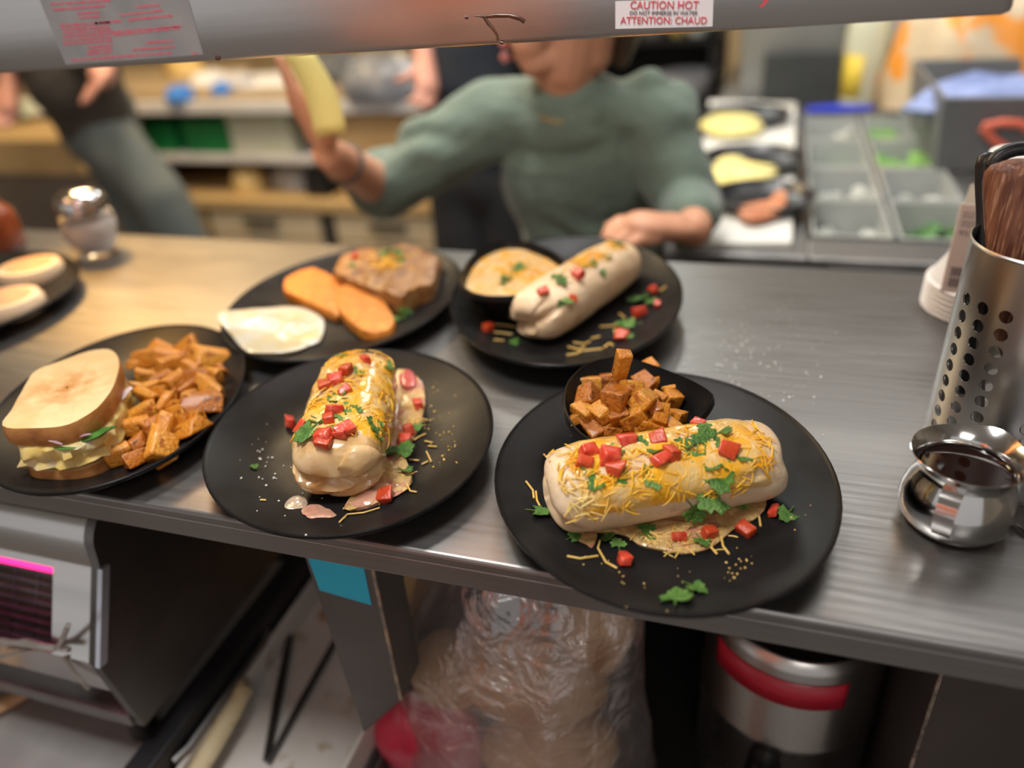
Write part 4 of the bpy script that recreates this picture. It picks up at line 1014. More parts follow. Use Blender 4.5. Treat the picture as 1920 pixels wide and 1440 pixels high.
kpx = Hc / 166.0 * 0.97
for body, ypx, hpx, wd_ in (('NOT FOR', 153, 5.5, 24), ('RETAIL SALE', 146, 5.5, 37), ('REFRIGERATE', 136, 5.5, 41), ('AFTER OPENING', 129, 5.5, 45), ('955', 115, 11, 24)):
    me = text_mesh(body, hpx * kpx * 1.4); xs = [v.co.x for v in me.vertices]; k = wd_ * kpx / (max(xs) - min(xs)); x0 = min(xs)
    for v in me.vertices: v.co.x = (v.co.x - x0) * k
    cput('lettering', me, 9 * kpx, ypx * kpx)
mb = MB()
for q in range(22):
    if q in (10, 11): continue
    y0 = (12 + q * 1.75) * kpx; mb.add([(10 * kpx, y0, 0), (32 * kpx, y0, 0), (32 * kpx, y0 + (0.9 if q % 3 else 1.3) * kpx, 0), (10 * kpx, y0 + (0.9 if q % 3 else 1.3) * kpx, 0)], [(0, 1, 2, 3)])
o = cput('bar_code', mb.mesh('bar_code', False), 0, 0); o['kind'] = 'stuff'

# ------------------------------------------------------------------ syrup pitcher
bc = P(1783, 975, 1.0)
pit = thing('syrup_pitcher', 'small polished steel bell pitcher filled with dark syrup', 'pitcher', (bc.x, bc.y, 1.0), rot=(0, 0, 0))
n = 56; ring_p = [(0.001, 0.0012), (0.026, 0.0), (0.034, 0.002), (0.0395, 0.010), (0.0410, 0.019), (0.0395, 0.030), (0.0355, 0.041), (0.0325, 0.047), (0.0320, 0.051), (0.0335, 0.055), (0.0372, 0.0605), (0.0398, 0.0630)]
spout_a = math.radians(52)
def pring(r, z, d=0.0):
    out = []
    for k in range(n):
        a = 2 * PI * k / n; da = abs((a - spout_a + PI) % (2 * PI) - PI)
        s = math.exp(-(da / 0.42) ** 2) * max(0, (z - 0.045) / 0.018)
        rr = r + d + 0.004 * s
        out.append((rr * math.cos(a), rr * math.sin(a), z + 0.002 * s))
    return out
rings = [pring(r, z) for r, z in ring_p] + [pring(0.0402, 0.0637), pring(0.0396, 0.0640)] + [pring(r, z, -0.0010) for r, z in reversed(ring_p[2:-1])] + [pring(0.024, 0.0018), pring(0.001, 0.0022)]
mb = MB(); mb.loft(rings); mb.build('body', CHROME, pit)
SYRUP = nmat('dark_syrup', (0.008, 0.003, 0.002), (0.014, 0.005, 0.004), 10, 0.06, spec=0.35)
MB().lathe([(0.001, 0.0), (0.0300, 0.0), (0.0308, 0.0008)], 48, (0, 0, 0.0500)).build('syrup', SYRUP, pit)
ha = math.radians(-112); hd = Vector((math.cos(ha), math.sin(ha), 0)); hs = Vector((-hd.y, hd.x, 0))
hp = [(0.0355, 0.056), (0.044, 0.054), (0.0505, 0.047), (0.0525, 0.037), (0.0505, 0.026), (0.045, 0.018), (0.0405, 0.0145)]
mb = MB(); rows = []
for i, (r, z) in enumerate(hp):
    p0 = Vector(hp[max(i-1, 0)]); p1 = Vector(hp[min(i+1, len(hp)-1)]); tg = (p1 - p0).normalized(); nn = hd * (-tg.y) + Vector((0, 0, tg.x))
    w = 0.0072 - 0.0012 * (i / 6); c = hd * r + Vector((0, 0, z))
    rows.append([c + hs * w + nn * .0006, c - hs * w + nn * .0006, c - hs * w - nn * .0006, c + hs * w - nn * .0006])
mb.loft(rows); mb.build('handle', CHROME, pit)

# clear tumbler cut by the right edge
GLASS = nmat('clear_plastic', (0.95, 0.95, 0.97), None, rough=0.06, trans=1.0, ior=1.35)
gq = P(1975, 985, 1.0)
gt = thing('clear_tumbler', 'clear plastic tumbler cut by the right edge in front of the steel cylinder', 'tumbler', (gq.x, gq.y, 1.0))
MB().lathe([(0.001, 0.001), (0.028, 0.0), (0.0295, 0.002), (0.0325, 0.05), (0.0355, 0.095), (0.0343, 0.095), (0.0312, 0.05), (0.028, 0.005), (0.001, 0.004)], 48).build('tumbler_wall', GLASS, gt)

# ------------------------------------------------------------------ sugar pourer and sauce bottle
SALTY = nmat('white_sugar', (0.80, 0.77, 0.72), (0.74, 0.71, 0.66), 80, 0.8)
sq = P(186, 476, 1.0)
sg = thing('sugar_pourer', 'glass sugar pourer with a chrome lid standing on the golden counter', 'sugar pourer', (sq.x, sq.y, 1.0))
MB().lathe([(0.001, 0.001), (0.026, 0.0), (0.029, 0.003), (0.028, 0.008), (0.037, 0.022), (0.042, 0.042), (0.041, 0.062), (0.036, 0.078), (0.034, 0.080), (0.034, 0.062), (0.039, 0.042), (0.034, 0.022), (0.025, 0.010), (0.001, 0.009)], 40).build('glass_jar', GLASS, sg)
MB().lathe([(0.001, 0.0105), (0.0245, 0.0115), (0.0335, 0.0235), (0.0385, 0.042), (0.0375, 0.058), (0.001, 0.062)], 40).build('sugar', SALTY, sg)
mb = MB(); mb.lathe([(0.0365, 0.076), (0.0385, 0.077), (0.0385, 0.092), (0.036, 0.099), (0.027, 0.107), (0.012, 0.111), (0.001, 0.112)], 40); lid = mb.build('lid', CHROME, sg)
mb = MB(); mb.tube([(0.0, -0.036, 0.086), (0.008, -0.0385, 0.086)], [.006, .006], 10, flat=0.5); mb.build('flap', DULL_STEEL, lid)
HOTS = nmat('red_sauce', (0.20, 0.035, 0.010), (0.30, 0.07, 0.016), 30, 0.15, 0, coat=0.6)
hq = P(22, 462, 1.0)
hb = thing('sauce_bottle', 'reddish brown sauce bottle with a silver cap behind the muffin plate', 'bottle', (hq.x - 0.01, hq.y, 1.0))
MB().lathe([(0.001, 0.0), (0.030, 0.0), (0.033, 0.004), (0.033, 0.050), (0.029, 0.064), (0.017, 0.078), (0.014, 0.086), (0.001, 0.086)], 36).build('bottle_body', HOTS, hb)
MB().lathe([(0.0165, 0.080), (0.018, 0.082), (0.018, 0.098), (0.012, 0.103), (0.001, 0.104)], 28).build('cap', CHROME, hb)
hb2 = P(-12, 452, 1.0)

# salt spilled on the counter
crumbs('white salt grains spilled on the steel counter right of the rear plate', [(1390,680,45,40),(1400,620,25,26),(1480,610,40,18),(1330,640,30,14),(1530,660,60,14),(1440,720,40,14),(1500,800,60,8),(1290,700,30,8)], (0, 0), 1.0, CRUMB_WHITE, 17, (0.0004, 0.0011), True)

# ------------------------------------------------------------------ below the counter
SHELF_M = nmat('worn_steel_shelf', (0.44, 0.43, 0.43), (0.36, 0.35, 0.35), 16, 0.5, 0.35, c3=(0.42, 0.36, 0.28), scale3=60, lo3=0.66, hi3=0.72)
sh = thing('under_shelf', 'grey steel shelf below the counter carrying the toaster', 'shelf', (0, 0, 0.0))
MB().box((-2.1, 0.22, 0.575), (-0.640, 0.98, 0.60)).build('shelf_board', SHELF_M, sh, smooth=False, bevel=0.003)
for x in (-2.0, -0.70):
    MB().box((x, 0.90, -0.1), (x + 0.04, 0.94, 0.575)).build('leg', DULL_STEEL, sh, smooth=False, bevel=0.002)
sh2 = thing('under_shelf', 'dark lower shelf below the counter holding bag and steel urn', 'shelf', (0, 0, 0.0))
MB().box((-0.36, 0.36, 0.44), (1.1, 0.98, 0.46)).build('shelf_board', DARK_STEEL, sh2, smooth=False, bevel=0.002)
MB().box((-0.63, 0.30, 0.54), (-0.38, 0.98, 0.56)).build('raised_board', DARK_STEEL, sh2, smooth=False, bevel=0.002)
MB().box((-0.385, 0.36, 0.44), (-0.375, 0.98, 0.56)).build('step_panel', DARK_STEEL, sh2, smooth=False)
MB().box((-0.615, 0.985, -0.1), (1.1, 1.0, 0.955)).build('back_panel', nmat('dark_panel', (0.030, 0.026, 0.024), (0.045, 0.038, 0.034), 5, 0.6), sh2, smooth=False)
for x in (-0.60, 1.03):
    MB().box((x, 0.90, -0.1), (x + 0.03, 0.93, 0.44)).build('leg', DARK_STEEL, sh2, smooth=False)

# conveyor toaster
XS = -0.61
tz = thing('conveyor_toaster', 'stainless conveyor toaster with rounded top under the left of the counter', 'toaster', (-0.85, 0.5, 0.60))
TB = Vector((-0.85, 0.5, 0.60))
prof = [(0.80, 0.670), (0.390, 0.670), (0.374, 0.792), (0.420, 0.884)]
for i in range(9):
    a = PI - (PI / 2 - 0.25) * i / 8 - 0.25
    prof.append((0.478 + 0.056 * math.cos(a), 0.902 + 0.046 * math.sin(a)))
prof += [(0.80, 0.948)]
body = [(y, z) for y, z in prof]
mb = MB()
mb.loft([[Vector((x, y, z)) - TB for y, z in body] for x in (XS - 0.012, XS)]); mb.build('side_panel', nmat('toaster_side', (0.20, 0.195, 0.19), (0.16, 0.155, 0.15), 10, 0.38, 1.0, 0.05, 120, rough2=0.45), tz)
# hood: the rounded top and the front frame around the opening
hood = body[3:]
mb = MB(); inner = [(y + 0.004, z - 0.004) for y, z in hood]
mb.loft([[Vector((x, y, z)) - TB for y, z in hood + list(reversed(inner))] for x in (-1.25, XS - 0.012)]); mb.build('hood', STEEL_BAR, tz)
mb = MB(); fr = [(0.420, 0.884), (0.374, 0.792), (0.390, 0.670)]
def front_strip(x0, x1, seq, name, mat, d=0.004):
    mb = MB(); mb.loft([[Vector((x, y, z)) - TB for y, z in seq] + [Vector((x, y + d, z)) - TB for y, z in reversed(seq)] for x in (x0, x1)]); return mb.build(name, mat, tz)
front_strip(-0.672, XS - 0.012, [(0.420, 0.884), (0.374, 0.792)], 'front_frame', STEEL_BAR)
front_strip(-1.25, XS - 0.012, [(0.374, 0.792), (0.383, 0.735)], 'front_apron', STEEL_BAR)
front_strip(-1.25, -0.672, [(0.423, 0.884), (0.4185, 0.873)], 'opening_edge', STEEL_BAR)
MB().box(Vector((-1.25, 0.52, 0.74)) - TB, Vector((XS - 0.012, 0.53, 0.90)) - TB).build('oven_back', RUBBER, tz, smooth=False)
MB().box(Vector((-1.25, 0.385, 0.672)) - TB, Vector((XS - 0.012, 0.78, 0.690)) - TB).build('crumb_floor', DULL_STEEL, tz, smooth=False)
mb = MB(); mb.loft([[Vector((x, y, z)) - TB for y, z in ((0.418, 0.886), (0.371, 0.792), (0.381, 0.790), (0.428, 0.884))] for x in (XS - 0.001, XS + 0.005)]); mb.build('edge_guard', nmat('blue_steel_edge', (0.55, 0.60, 0.68), (0.46, 0.50, 0.56), 10, 0.3, 0.6), tz, smooth=False)
o = MB().tube([Vector((-1.2, 0.446, 0.836)) - TB, Vector((-0.676, 0.446, 0.836)) - TB], 0.0055, 10).build('heating_element', nmat('pink_glow', (0.5, 0.02, 0.2), None, rough=0.5, emit=(1.0, 0.03, 0.25), estr=2.2), tz); o['label'] = 'pink glowing heating element'
for k in range(9):
    z = 0.826 - k * 0.0100; y = 0.458 - k * 0.0058
    mb = MB(); mb.tube([Vector((-1.2, y, z)) - TB, Vector((-0.676, y, z)) - TB], 0.0022, 6); mb.build('conveyor_bar', nmat('rack_wire', (0.22, 0.19, 0.22), (0.14, 0.11, 0.14), 40, 0.4, 1.0), tz)
for k in range(14):
    x = -0.69 - k * 0.034
    mb = MB(); mb.tube([Vector((x, 0.460, 0.828)) - TB, Vector((x, 0.410, 0.742)) - TB], 0.0014, 6); mb.build('conveyor_link', MATS['rack_wire'], tz)
RACKW = nmat('bright_wire', (0.62, 0.60, 0.58), (0.45, 0.42, 0.38), 40, 0.35, 0.8)
for nm, pts, r in (('rack_wire', [(0, 1200), (60, 1210), (100, 1218), (112, 1210), (128, 1172)], .0030), ('rack_wire', [(0, 1232), (50, 1222), (95, 1216)], .0022), ('rack_wire', [(120, 1232), (140, 1262), (166, 1292)], .0022),
                   ('rack_wire', [(0, 1207), (50, 1202), (85, 1212), (130, 1218)], .0030)):
    mb = MB(); mb.tube([PY(x, y, 0.372) - TB for x, y in pts], r, 8); mb.build(nm, RACKW, tz)
for x in (-1.2, XS - 0.05):
    for y in (0.42, 0.74): MB().lathe([(0.001, 0), (0.014, 0), (0.016, 0.003), (0.014, 0.071), (0.001, 0.071)], 16, Vector((x, y, 0.60)) - TB).build('foot', RUBBER, tz)
# scraper with a wooden grip lying on the shelf
WOODL = nmat('pale_wood', (0.62, 0.42, 0.24), (0.54, 0.34, 0.18), 20, 0.5, 0, stretch=(0.2, 1, 1))
q = P(5, 1320, 0.612)
sc = thing('wooden_scraper', 'pale wooden handle at the lower left edge under the toaster', 'scraper', (q.x, q.y, 0.600))
mb = MB(); mb.tube([(-0.07, -0.09, 0.012), (-0.03, -0.04, 0.012), (0.0, 0.0, 0.012), (0.020, 0.026, 0.012)], [.010, .0125, .012, .009], 10, flat=0.7); mb.build('handle', WOODL, sc)
mb = MB(); mb.box((-0.13, -0.17, 0.0), (-0.06, -0.08, 0.003)); mb.build('blade', STEEL, sc, smooth=False)
q = P(132, 1305, 0.606)
mb = MB(); mb.box((-0.018, -0.007, 0), (0.018, 0.007, 0.007)); o = mb.build('white_clip', nmat('white_plastic', (0.62, 0.60, 0.57), (0.56, 0.54, 0.5), 20, 0.5), smooth=False, bevel=0.002); o.location = (q.x, q.y, 0.600); o.rotation_euler = (0, 0, -0.45); tag(o, 'small white plastic clip on the shelf below the toaster', 'clip')
# black rail, white trays, tongs
MB_ = MB(); MB_.box((-0.017, -0.33, 0.0), (0.017, 0.30, 0.075)); o = MB_.build('black_rail', nmat('black_metal', (0.012, 0.012, 0.014), (0.02, 0.02, 0.022), 20, 0.4), smooth=False, bevel=0.004); o.location = (-0.610, 0.67, 0.5605); tag(o, 'black metal rail running back beside the toaster', 'rail')
mb = MB(); mb.tube([(0.018, -0.28, 0.05), (0.024, -0.26, 0.05), (0.024, -0.10, 0.05), (0.018, -0.08, 0.05)], 0.005, 8); o = mb.build('rail_grip', DULL_STEEL, bpy.data.objects['black_rail'])
TRAYM = nmat('white_tray', (0.66, 0.64, 0.62), (0.58, 0.55, 0.51), 10, 0.5, 0, c3=(0.42, 0.36, 0.26), scale3=30, lo3=0.62, hi3=0.70)
def tray(x0, y0, x1, y1, z, h, label, mat):
    t = thing('food_tray', label, 'tray', ((x0+x1)/2, (y0+y1)/2, z)); cx, cy = (x1-x0)/2, (y1-y0)/2
    MB().box((-cx, -cy, 0), (cx, cy, 0.006)).build('tray_floor', mat, t, smooth=False)
    for a, b in (((-cx, -cy, .006), (cx, -cy + .006, h)), ((-cx, cy - .006, .006), (cx, cy, h)), ((-cx, -cy + .006, .006), (-cx + .006, cy - .006, h)), ((cx - .006, -cy + .006, .006), (cx, cy - .006, h))):
        MB().box(a, b).build('tray_side', mat, t, smooth=False, bevel=0.002)
    return t
tray(-0.588, 0.33, -0.392, 0.80, 0.5602, 0.045, 'white plastic tray with tongs on the lower shelf', TRAYM)
mb = MB(); mb.box((-0.070, -0.06, 0), (0.070, 0.07, 0.012)); o = mb.build('cutting_board', nmat('tan_board', (0.36, 0.24, 0.14), (0.28, 0.18, 0.10), 10, 0.6), smooth=False, bevel=0.003); o.location = (-0.490, 0.715, 0.5665); tag(o, 'brown board at the back of the white tray', 'board')
def rod_thing(name, label, cat, a, b, r, mat, z):
    p, q = P(*a, z), P(*b, z); mb = MB(); mb.tube([(0, 0, 0), (q - p) * 0.5, q - p], [r, r * 1.1, r * 0.7], 8); o = mb.build(name, mat); o.location = p; return tag(o, label, cat)
rod_thing('tong_arm', 'dark metal rod on the left in the white tray', 'tongs', (543, 1195), (498, 1425), 0.0055, DARK_STEEL, 0.5735)
rod_thing('tong_arm', 'dark metal rod slanting across the right of the white tray', 'tongs', (630, 1200), (502, 1430), 0.0045, DARK_STEEL, 0.5735)
p = P(455, 1305, 0.598)
br = thing('basting_brush', 'cream coloured wooden brush standing in the white tray', 'brush', (p.x, p.y, 0.5665))
mb = MB(); mb.tube([(0, 0, 0.034), (0.002, -0.03, 0.032), (0.006, -0.10, 0.028), (0.008, -0.16, 0.026)], [.011, .013, .0125, .011], 10, flat=0.8); mb.build('handle', nmat('cream_wood', (0.60, 0.50, 0.30), (0.66, 0.56, 0.36), 30, 0.6, c3=(0.40, 0.30, 0.16), scale3=60, lo3=0.6, hi3=0.7), br)
mb = MB(); mb.tube([(0, 0.0, 0.034), (-0.010, 0.012, 0.034), (-0.020, 0.008, 0.030)], [.012, .011, .004], 10); mb.build('bristles', MATS['cream_wood'], br)

# hanging post with a blue sticker
po = thing('support_post', 'grey post under the counter carrying a blue sticker', 'post', (-0.341, 0.465, 0.66))
POSTM = nmat('post_steel', (0.14, 0.135, 0.13), (0.11, 0.105, 0.10), 10, 0.5, 0.5)
mb = MB(); mb.add([(-.037, -.02, .309), (.037, -.02, .309), (.037, -.02, .085), (-.020, -.02, .010), (-.037, .03, .309), (.037, .03, .309), (.037, .03, .085), (-.020, .03, .010)], [(0,1,2,3),(7,6,5,4),(0,4,5,1),(1,5,6,2),(2,6,7,3),(3,7,4,0)]); mb.build('post_body', POSTM, po, smooth=False, bevel=0.002)
mb = MB(); mb.box((.035, -.021, .086), (.0385, -.019, .309)); mb.build('chipped_edge', nmat('worn_edge', (0.40, 0.30, 0.20), (0.14, 0.13, 0.12), 60, 0.5), po, smooth=False)
mb = MB(); ps = [PY(x, y, 0.445) - Vector((-0.341, 0.465, 0.66)) for x, y in ((600, 1106), (697, 1134), (683, 1066), (575, 1037))]
mb.add([(v.x, -.0206, v.z) for v in ps] + [(v.x, -.0201, v.z) for v in ps], [(0,1,2,3),(7,6,5,4),(0,4,5,1),(1,5,6,2),(2,6,7,3),(3,7,4,0)])
o = mb.build('sticker', nmat('blue_sticker', (0.02, 0.40, 0.62), (0.025, 0.44, 0.66), 10, 0.5, c3=(0.18, 0.45, 0.60), scale3=40, lo3=0.62, hi3=0.72), po, smooth=False); o['label'] = 'bright blue sticker'

# bag of bread
BAGM = bpy.data.materials.new('clear_bag'); BAGM.use_nodes = True; MATS['clear_bag'] = BAGM
nt = BAGM.node_tree; N = nt.nodes; L = nt.links; N.remove(N['Principled BSDF'])
tr = N.new('ShaderNodeBsdfTransparent'); tr.inputs[0].default_value = (0.94, 0.91, 0.91, 1)
gl = N.new('ShaderNodeBsdfGlossy'); gl.inputs['Roughness'].default_value = 0.10; gl.inputs[0].default_value = (1, 0.97, 0.97, 1)
df = N.new('ShaderNodeBsdfDiffuse'); df.inputs[0].default_value = (0.62, 0.55, 0.54, 1)
tcn = N.new('ShaderNodeTexCoord'); nn = N.new('ShaderNodeTexNoise'); nn.inputs['Scale'].default_value = 22; nn.inputs['Detail'].default_value = 5; nn.inputs['Distortion'].default_value = 1.2
L.new(tcn.outputs['Object'], nn.inputs['Vector'])
bmp = N.new('ShaderNodeBump'); bmp.inputs['Strength'].default_value = 0.9; bmp.inputs['Distance'].default_value = 0.012; L.new(nn.outputs['Fac'], bmp.inputs['Height'])
L.new(bmp.outputs['Normal'], gl.inputs['Normal'])
m1 = N.new('ShaderNodeMixShader'); m1.inputs[0].default_value = 0.13; L.new(tr.outputs[0], m1.inputs[1]); L.new(df.outputs[0], m1.inputs[2])
m2 = N.new('ShaderNodeMixShader'); m2.inputs[0].default_value = 0.22; L.new(m1.outputs[0], m2.inputs[1]); L.new(gl.outputs[0], m2.inputs[2])
L.new(m2.outputs[0], N['Material Output'].inputs['Surface'])
bagc = Vector((-0.215, 0.560, 0.462))
def crumple(mb_obj, amp, s, seed):
    for v in mb_obj.data.vertices:
        d = Vector(v.co).normalized()
        r = abs(nz(v.co.x, v.co.y, v.co.z + seed, s)) * 2 - 0.5 + 0.6 * nz(v.co.x, v.co.y, v.co.z + seed, s * 2.6)
        v.co += d * amp * r
def sack(name, rings_spec, mat, label, cat, loc, amp, s, seed, parent=None, n=64):
    """a limp bag lofted through (z, rx, ry, dx, dy) sections with pleats, then crumpled"""
    mb = MB(); rings = []
    for z, rx_, ry_, dx, dy in rings_spec:
        rings.append([(dx + rx_ * math.cos(2*PI*k/n) * (1 + 0.05 * math.sin(9 * 2*PI*k/n + z * 40 + seed)), dy + ry_ * math.sin(2*PI*k/n) * (1 + 0.06 * math.sin(7 * 2*PI*k/n + seed)), z) for k in range(n)])
    mb.loft(rings); o = mb.build(name, mat, parent); o.location = loc
    sub = o.modifiers.new('sub', 'SUBSURF'); sub.levels = 1; sub.render_levels = 1; bake(o)
    crumple(o, amp, s, seed)
    return tag(o, label, cat) if label else o
sack('plastic_bag', [(0.0, .05, .04, 0, 0), (.004, .145, .10, 0, 0), (.06, .165, .12, 0, 0), (.14, .155, .115, 0, 0), (.22, .145, .105, 0, 0), (.30, .135, .09, 0.005, 0.0), (.37, .12, .07, 0.02, 0.01), (.42, .10, .045, 0.03, 0.02), (.455, .085, .02, 0.03, 0.03)], BAGM,
     'crumpled clear plastic bag of bread under the counter', 'bag', bagc, 0.017, 13, 3.0)
BREAD = nmat('bread_loaf', (0.52, 0.33, 0.17), (0.62, 0.43, 0.24), 12, 0.6, 0, 0.4, 60, c3=(0.40, 0.20, 0.07), scale3=9, lo3=0.5, hi3=0.66)
def loaf(px, py, y, r, rot, label):
    c = PY(px, py, y); mb = MB(); mb.ellipsoid((0, 0, 0), r, 24, 14, Euler(rot).to_matrix())
    for i, v in enumerate(mb.v):
        v = Vector(v); mb.v[i] = tuple(v * (1 + 0.10 * nz(v.x, v.y, v.z + px, 18)))
    o = mb.build('bread_roll', BREAD); o.location = c; return tag(o, label, 'bread', 'bread in the plastic bag')
loaf(1000, 1270, 0.555, (.085, .055, .060), (0, 0.2, 0.2), 'largest tan bread roll in the middle of the clear bag')
loaf(1030, 1400, 0.545, (.085, .06, .055), (0, -0.2, 0.1), 'lowest bread roll in the clear bag at the picture bottom')
loaf(845, 1255, 0.555, (.052, .045, .048), (0, 0, 0), 'small bread roll at the left of the clear bag')
loaf(1110, 1190, 0.595, (.045, .04, .075), (0, 0.25, 0), 'golden bread roll standing at the right of the clear bag')
PINKB = nmat('pink_wrapper', (0.58, 0.035, 0.08), (0.62, 0.22, 0.26), 14, 0.35, 0, 0.5, 40, coat=0.4, lo=0.45, hi=0.62)
c = PY(812, 1390, 0.53); mb = MB(); mb.ellipsoid((0, 0, 0), (.075, .05, .085), 28, 16)
for i, v in enumerate(mb.v):
    v = Vector(v); mb.v[i] = tuple(v * (1 + 0.16 * nz(v.x, v.y, v.z, 22)))
o = mb.build('bread_wrapper', PINKB); o.location = c; tag(o, 'pink and red printed wrapper inside the clear bag', 'wrapper')

# steel urn
uc = Vector((0.084, 0.668, 0.4602)); UT = 0.300
ur = thing('steel_urn', 'round stainless steel urn with a red band and black tap', 'urn', uc)
MB().lathe([(0.001, 0), (0.096, 0), (0.098, 0.004), (0.098, 0.16), (0.1005, 0.165), (0.1005, 0.172), (0.098, 0.177), (0.098, UT - 0.012), (0.094, UT - 0.004), (0.090, UT), (0.086, UT - 0.002), (0.085, UT - 0.02), (0.001, UT - 0.02)], 56).build('urn_body', nmat('urn_steel', (0.50, 0.48, 0.46), (0.42, 0.40, 0.39), 8, 0.26, 1.0, 0.06, 60, rough2=0.34), ur)
def band(a0, a1, z0, z1, r, name, mat, n=24):
    mb = MB()
    for i in range(n):
        A, B = a0 + (a1 - a0) * i / n, a0 + (a1 - a0) * (i + 1) / n
        mb.add([(r * math.cos(A), r * math.sin(A), z0), (r * math.cos(B), r * math.sin(B), z0), (r * math.cos(B), r * math.sin(B), z1), (r * math.cos(A), r * math.sin(A), z1)], [(0, 1, 2, 3)])
    o = mb.build(name, mat, ur); s = o.modifiers.new('solid', 'SOLIDIFY'); s.thickness = 0.0006; s.offset = 1; return o
o = band(math.radians(213), math.radians(300), UT - 0.060, UT - 0.022, 0.0985, 'red_band', nmat('red_tape', (0.42, 0.012, 0.03), (0.48, 0.02, 0.04), 12, 0.35, coat=0.2)); o['label'] = 'deep red band'
fa = math.radians(258); fd = Vector((math.cos(fa), math.sin(fa), 0))
tp = MB(); tp.tube([fd * 0.096 + Vector((0, 0, 0.135)), fd * 0.125 + Vector((0, 0, 0.135))], [.019, .017], 18); tapb = tp.build('tap', BLACK_PLASTIC, ur)
tp = MB(); sd = Vector((-fd.y, fd.x, 0)); tp.box((-0.019, -0.006, -0.045), (0.019, 0.006, 0.028), M=Matrix.Translation(fd * 0.135 + Vector((0, 0, 0.130))) @ Matrix((sd, fd, Vector((0, 0, 1)))).transposed().to_4x4() @ Euler((0.35, 0.35, 0)).to_matrix().to_4x4()); tp.build('tap_lever', BLACK_PLASTIC, tapb, smooth=False, bevel=0.004)
tp = MB(); tp.tube([fd * 0.118 + Vector((0, 0, 0.13)), fd * 0.120 + Vector((0, 0, 0.08))], [.011, .010], 14); tp.build('spout', BLACK_PLASTIC, tapb)
q = PY(1578, 1415, 0.62); lt = MB(); lt.ellipsoid((0, 0, 0), (.005, .004, .006)); o = lt.build('indicator_lamp', nmat('red_lamp', (0.5, 0.02, 0.05), None, rough=0.3, emit=(1.0, 0.05, 0.12), estr=1.5), ur); o.location = q - uc; o['label'] = 'small glowing red lamp'
# right hand cabinet
cb = thing('under_cabinet', 'dark brown cabinet panel under the right end of the counter', 'cabinet', (0.42, 0.60, -0.1))
PANEL = nmat('brown_panel', (0.040, 0.031, 0.028), (0.055, 0.045, 0.04), 8, 0.5)
MB().box((-0.235, -0.085, 0), (0.5, 0.33, 1.065)).build('carcass', PANEL, cb, smooth=False, bevel=0.002)
mb = MB(); mb.box((-0.2365, -0.0865, 0), (-0.2335, -0.0835, 1.065)); mb.build('chipped_edge', nmat('chipped_edge', (0.30, 0.24, 0.19), (0.06, 0.05, 0.045), 70, 0.6), cb, smooth=False)

# ------------------------------------------------------------------ kitchen behind the pass
WHITE_P = nmat('white_plastic', (0.62, 0.60, 0.57))
CREAMW = nmat('cream_laminate', (0.66, 0.54, 0.36), (0.60, 0.48, 0.30), 4, 0.5)
TANW = nmat('tan_wood', (0.52, 0.36, 0.17), (0.46, 0.30, 0.13), 6, 0.5, stretch=(0.3, 1, 1))
CARD = nmat('cardboard', (0.56, 0.36, 0.16), (0.50, 0.31, 0.13), 8, 0.7)
DARKM = nmat('dark_gap', (0.018, 0.017, 0.017), (0.03, 0.028, 0.026), 5, 0.6)
GREENP = nmat('green_plastic', (0.01, 0.20, 0.05), (0.012, 0.24, 0.06), 6, 0.4)
BLUEP = nmat('blue_plastic', (0.03, 0.16, 0.52), (0.04, 0.20, 0.60), 6, 0.4)
PAPER = nmat('white_paper', (0.70, 0.68, 0.66), (0.64, 0.62, 0.60), 10, 0.7)
YB = 2.70
def bx(px0, py0, px1, py1, y=YB):
    """x range and z range of a front seen between two picture points at distance y"""
    a, b = PY(px0, py1, y), PY(px1, py0, y)
    return a.x, b.x, a.z, b.z
# back counter: worktop, shelves, drawer fronts
bcn = thing('back_counter', 'long tan prep counter with shelves along the back of the kitchen', 'counter', (-2.3, 3.0, -0.1))
O = Vector((-2.3, 3.0, -0.1))
def part(name, a, b, mat, parent=bcn, org=O, bev=0.004):
    return MB().box(Vector(a) - org, Vector(b) - org).build(name, mat, parent, smooth=False, bevel=bev)
part('worktop', (-4.4, YB, 0.865), (-0.95, 3.4, 0.915), nmat('worktop_tan', (0.30, 0.22, 0.13), (0.24, 0.17, 0.10), 5, 0.5))
part('worktop_edge', (-4.4, YB - 0.02, 0.865), (-0.95, YB, 0.913), PAPER)
part('shelf_board', (-4.4, YB + 0.02, 0.660), (-1.72, 3.38, 0.690), PAPER)
part('lower_top', (-4.4, YB - 0.04, 0.480), (-0.95, 3.38, 0.525), TANW)
part('back_board', (-4.4, 3.38, -0.1), (-0.95, 3.4, 0.865), DARKM)
for k, (x0, x1) in enumerate(((-2.75, -2.30), (-2.27, -1.74), (-1.66, -1.17))):
    for z0, z1 in ((0.355, 0.465), (0.215, 0.345), (0.07, 0.205), (-0.09, 0.06)):
        d = part('drawer_front', (x0, YB - 0.02, z0), (x1, YB + 0.02, z1), CREAMW if k else TANW)
        MB().box((-0.08, -0.05, -0.008), (0.08, -0.02, 0.008)).build('drawer_pull', DARK_STEEL, d, smooth=False).location = Vector(((x0 + x1) / 2, YB, (z0 + z1) / 2 + 0.02)) - O
for x in (-4.38, -2.82, -1.73, -1.0): part('upright', (x, YB + 0.0, -0.1), (x + 0.05, 3.36, 0.48), DARK_STEEL)
for x in (-4.38, -2.82, -0.99): part('shelf_upright', (x, YB + 0.05, 0.525), (x + 0.03, 3.36, 0.865), DARK_STEEL)
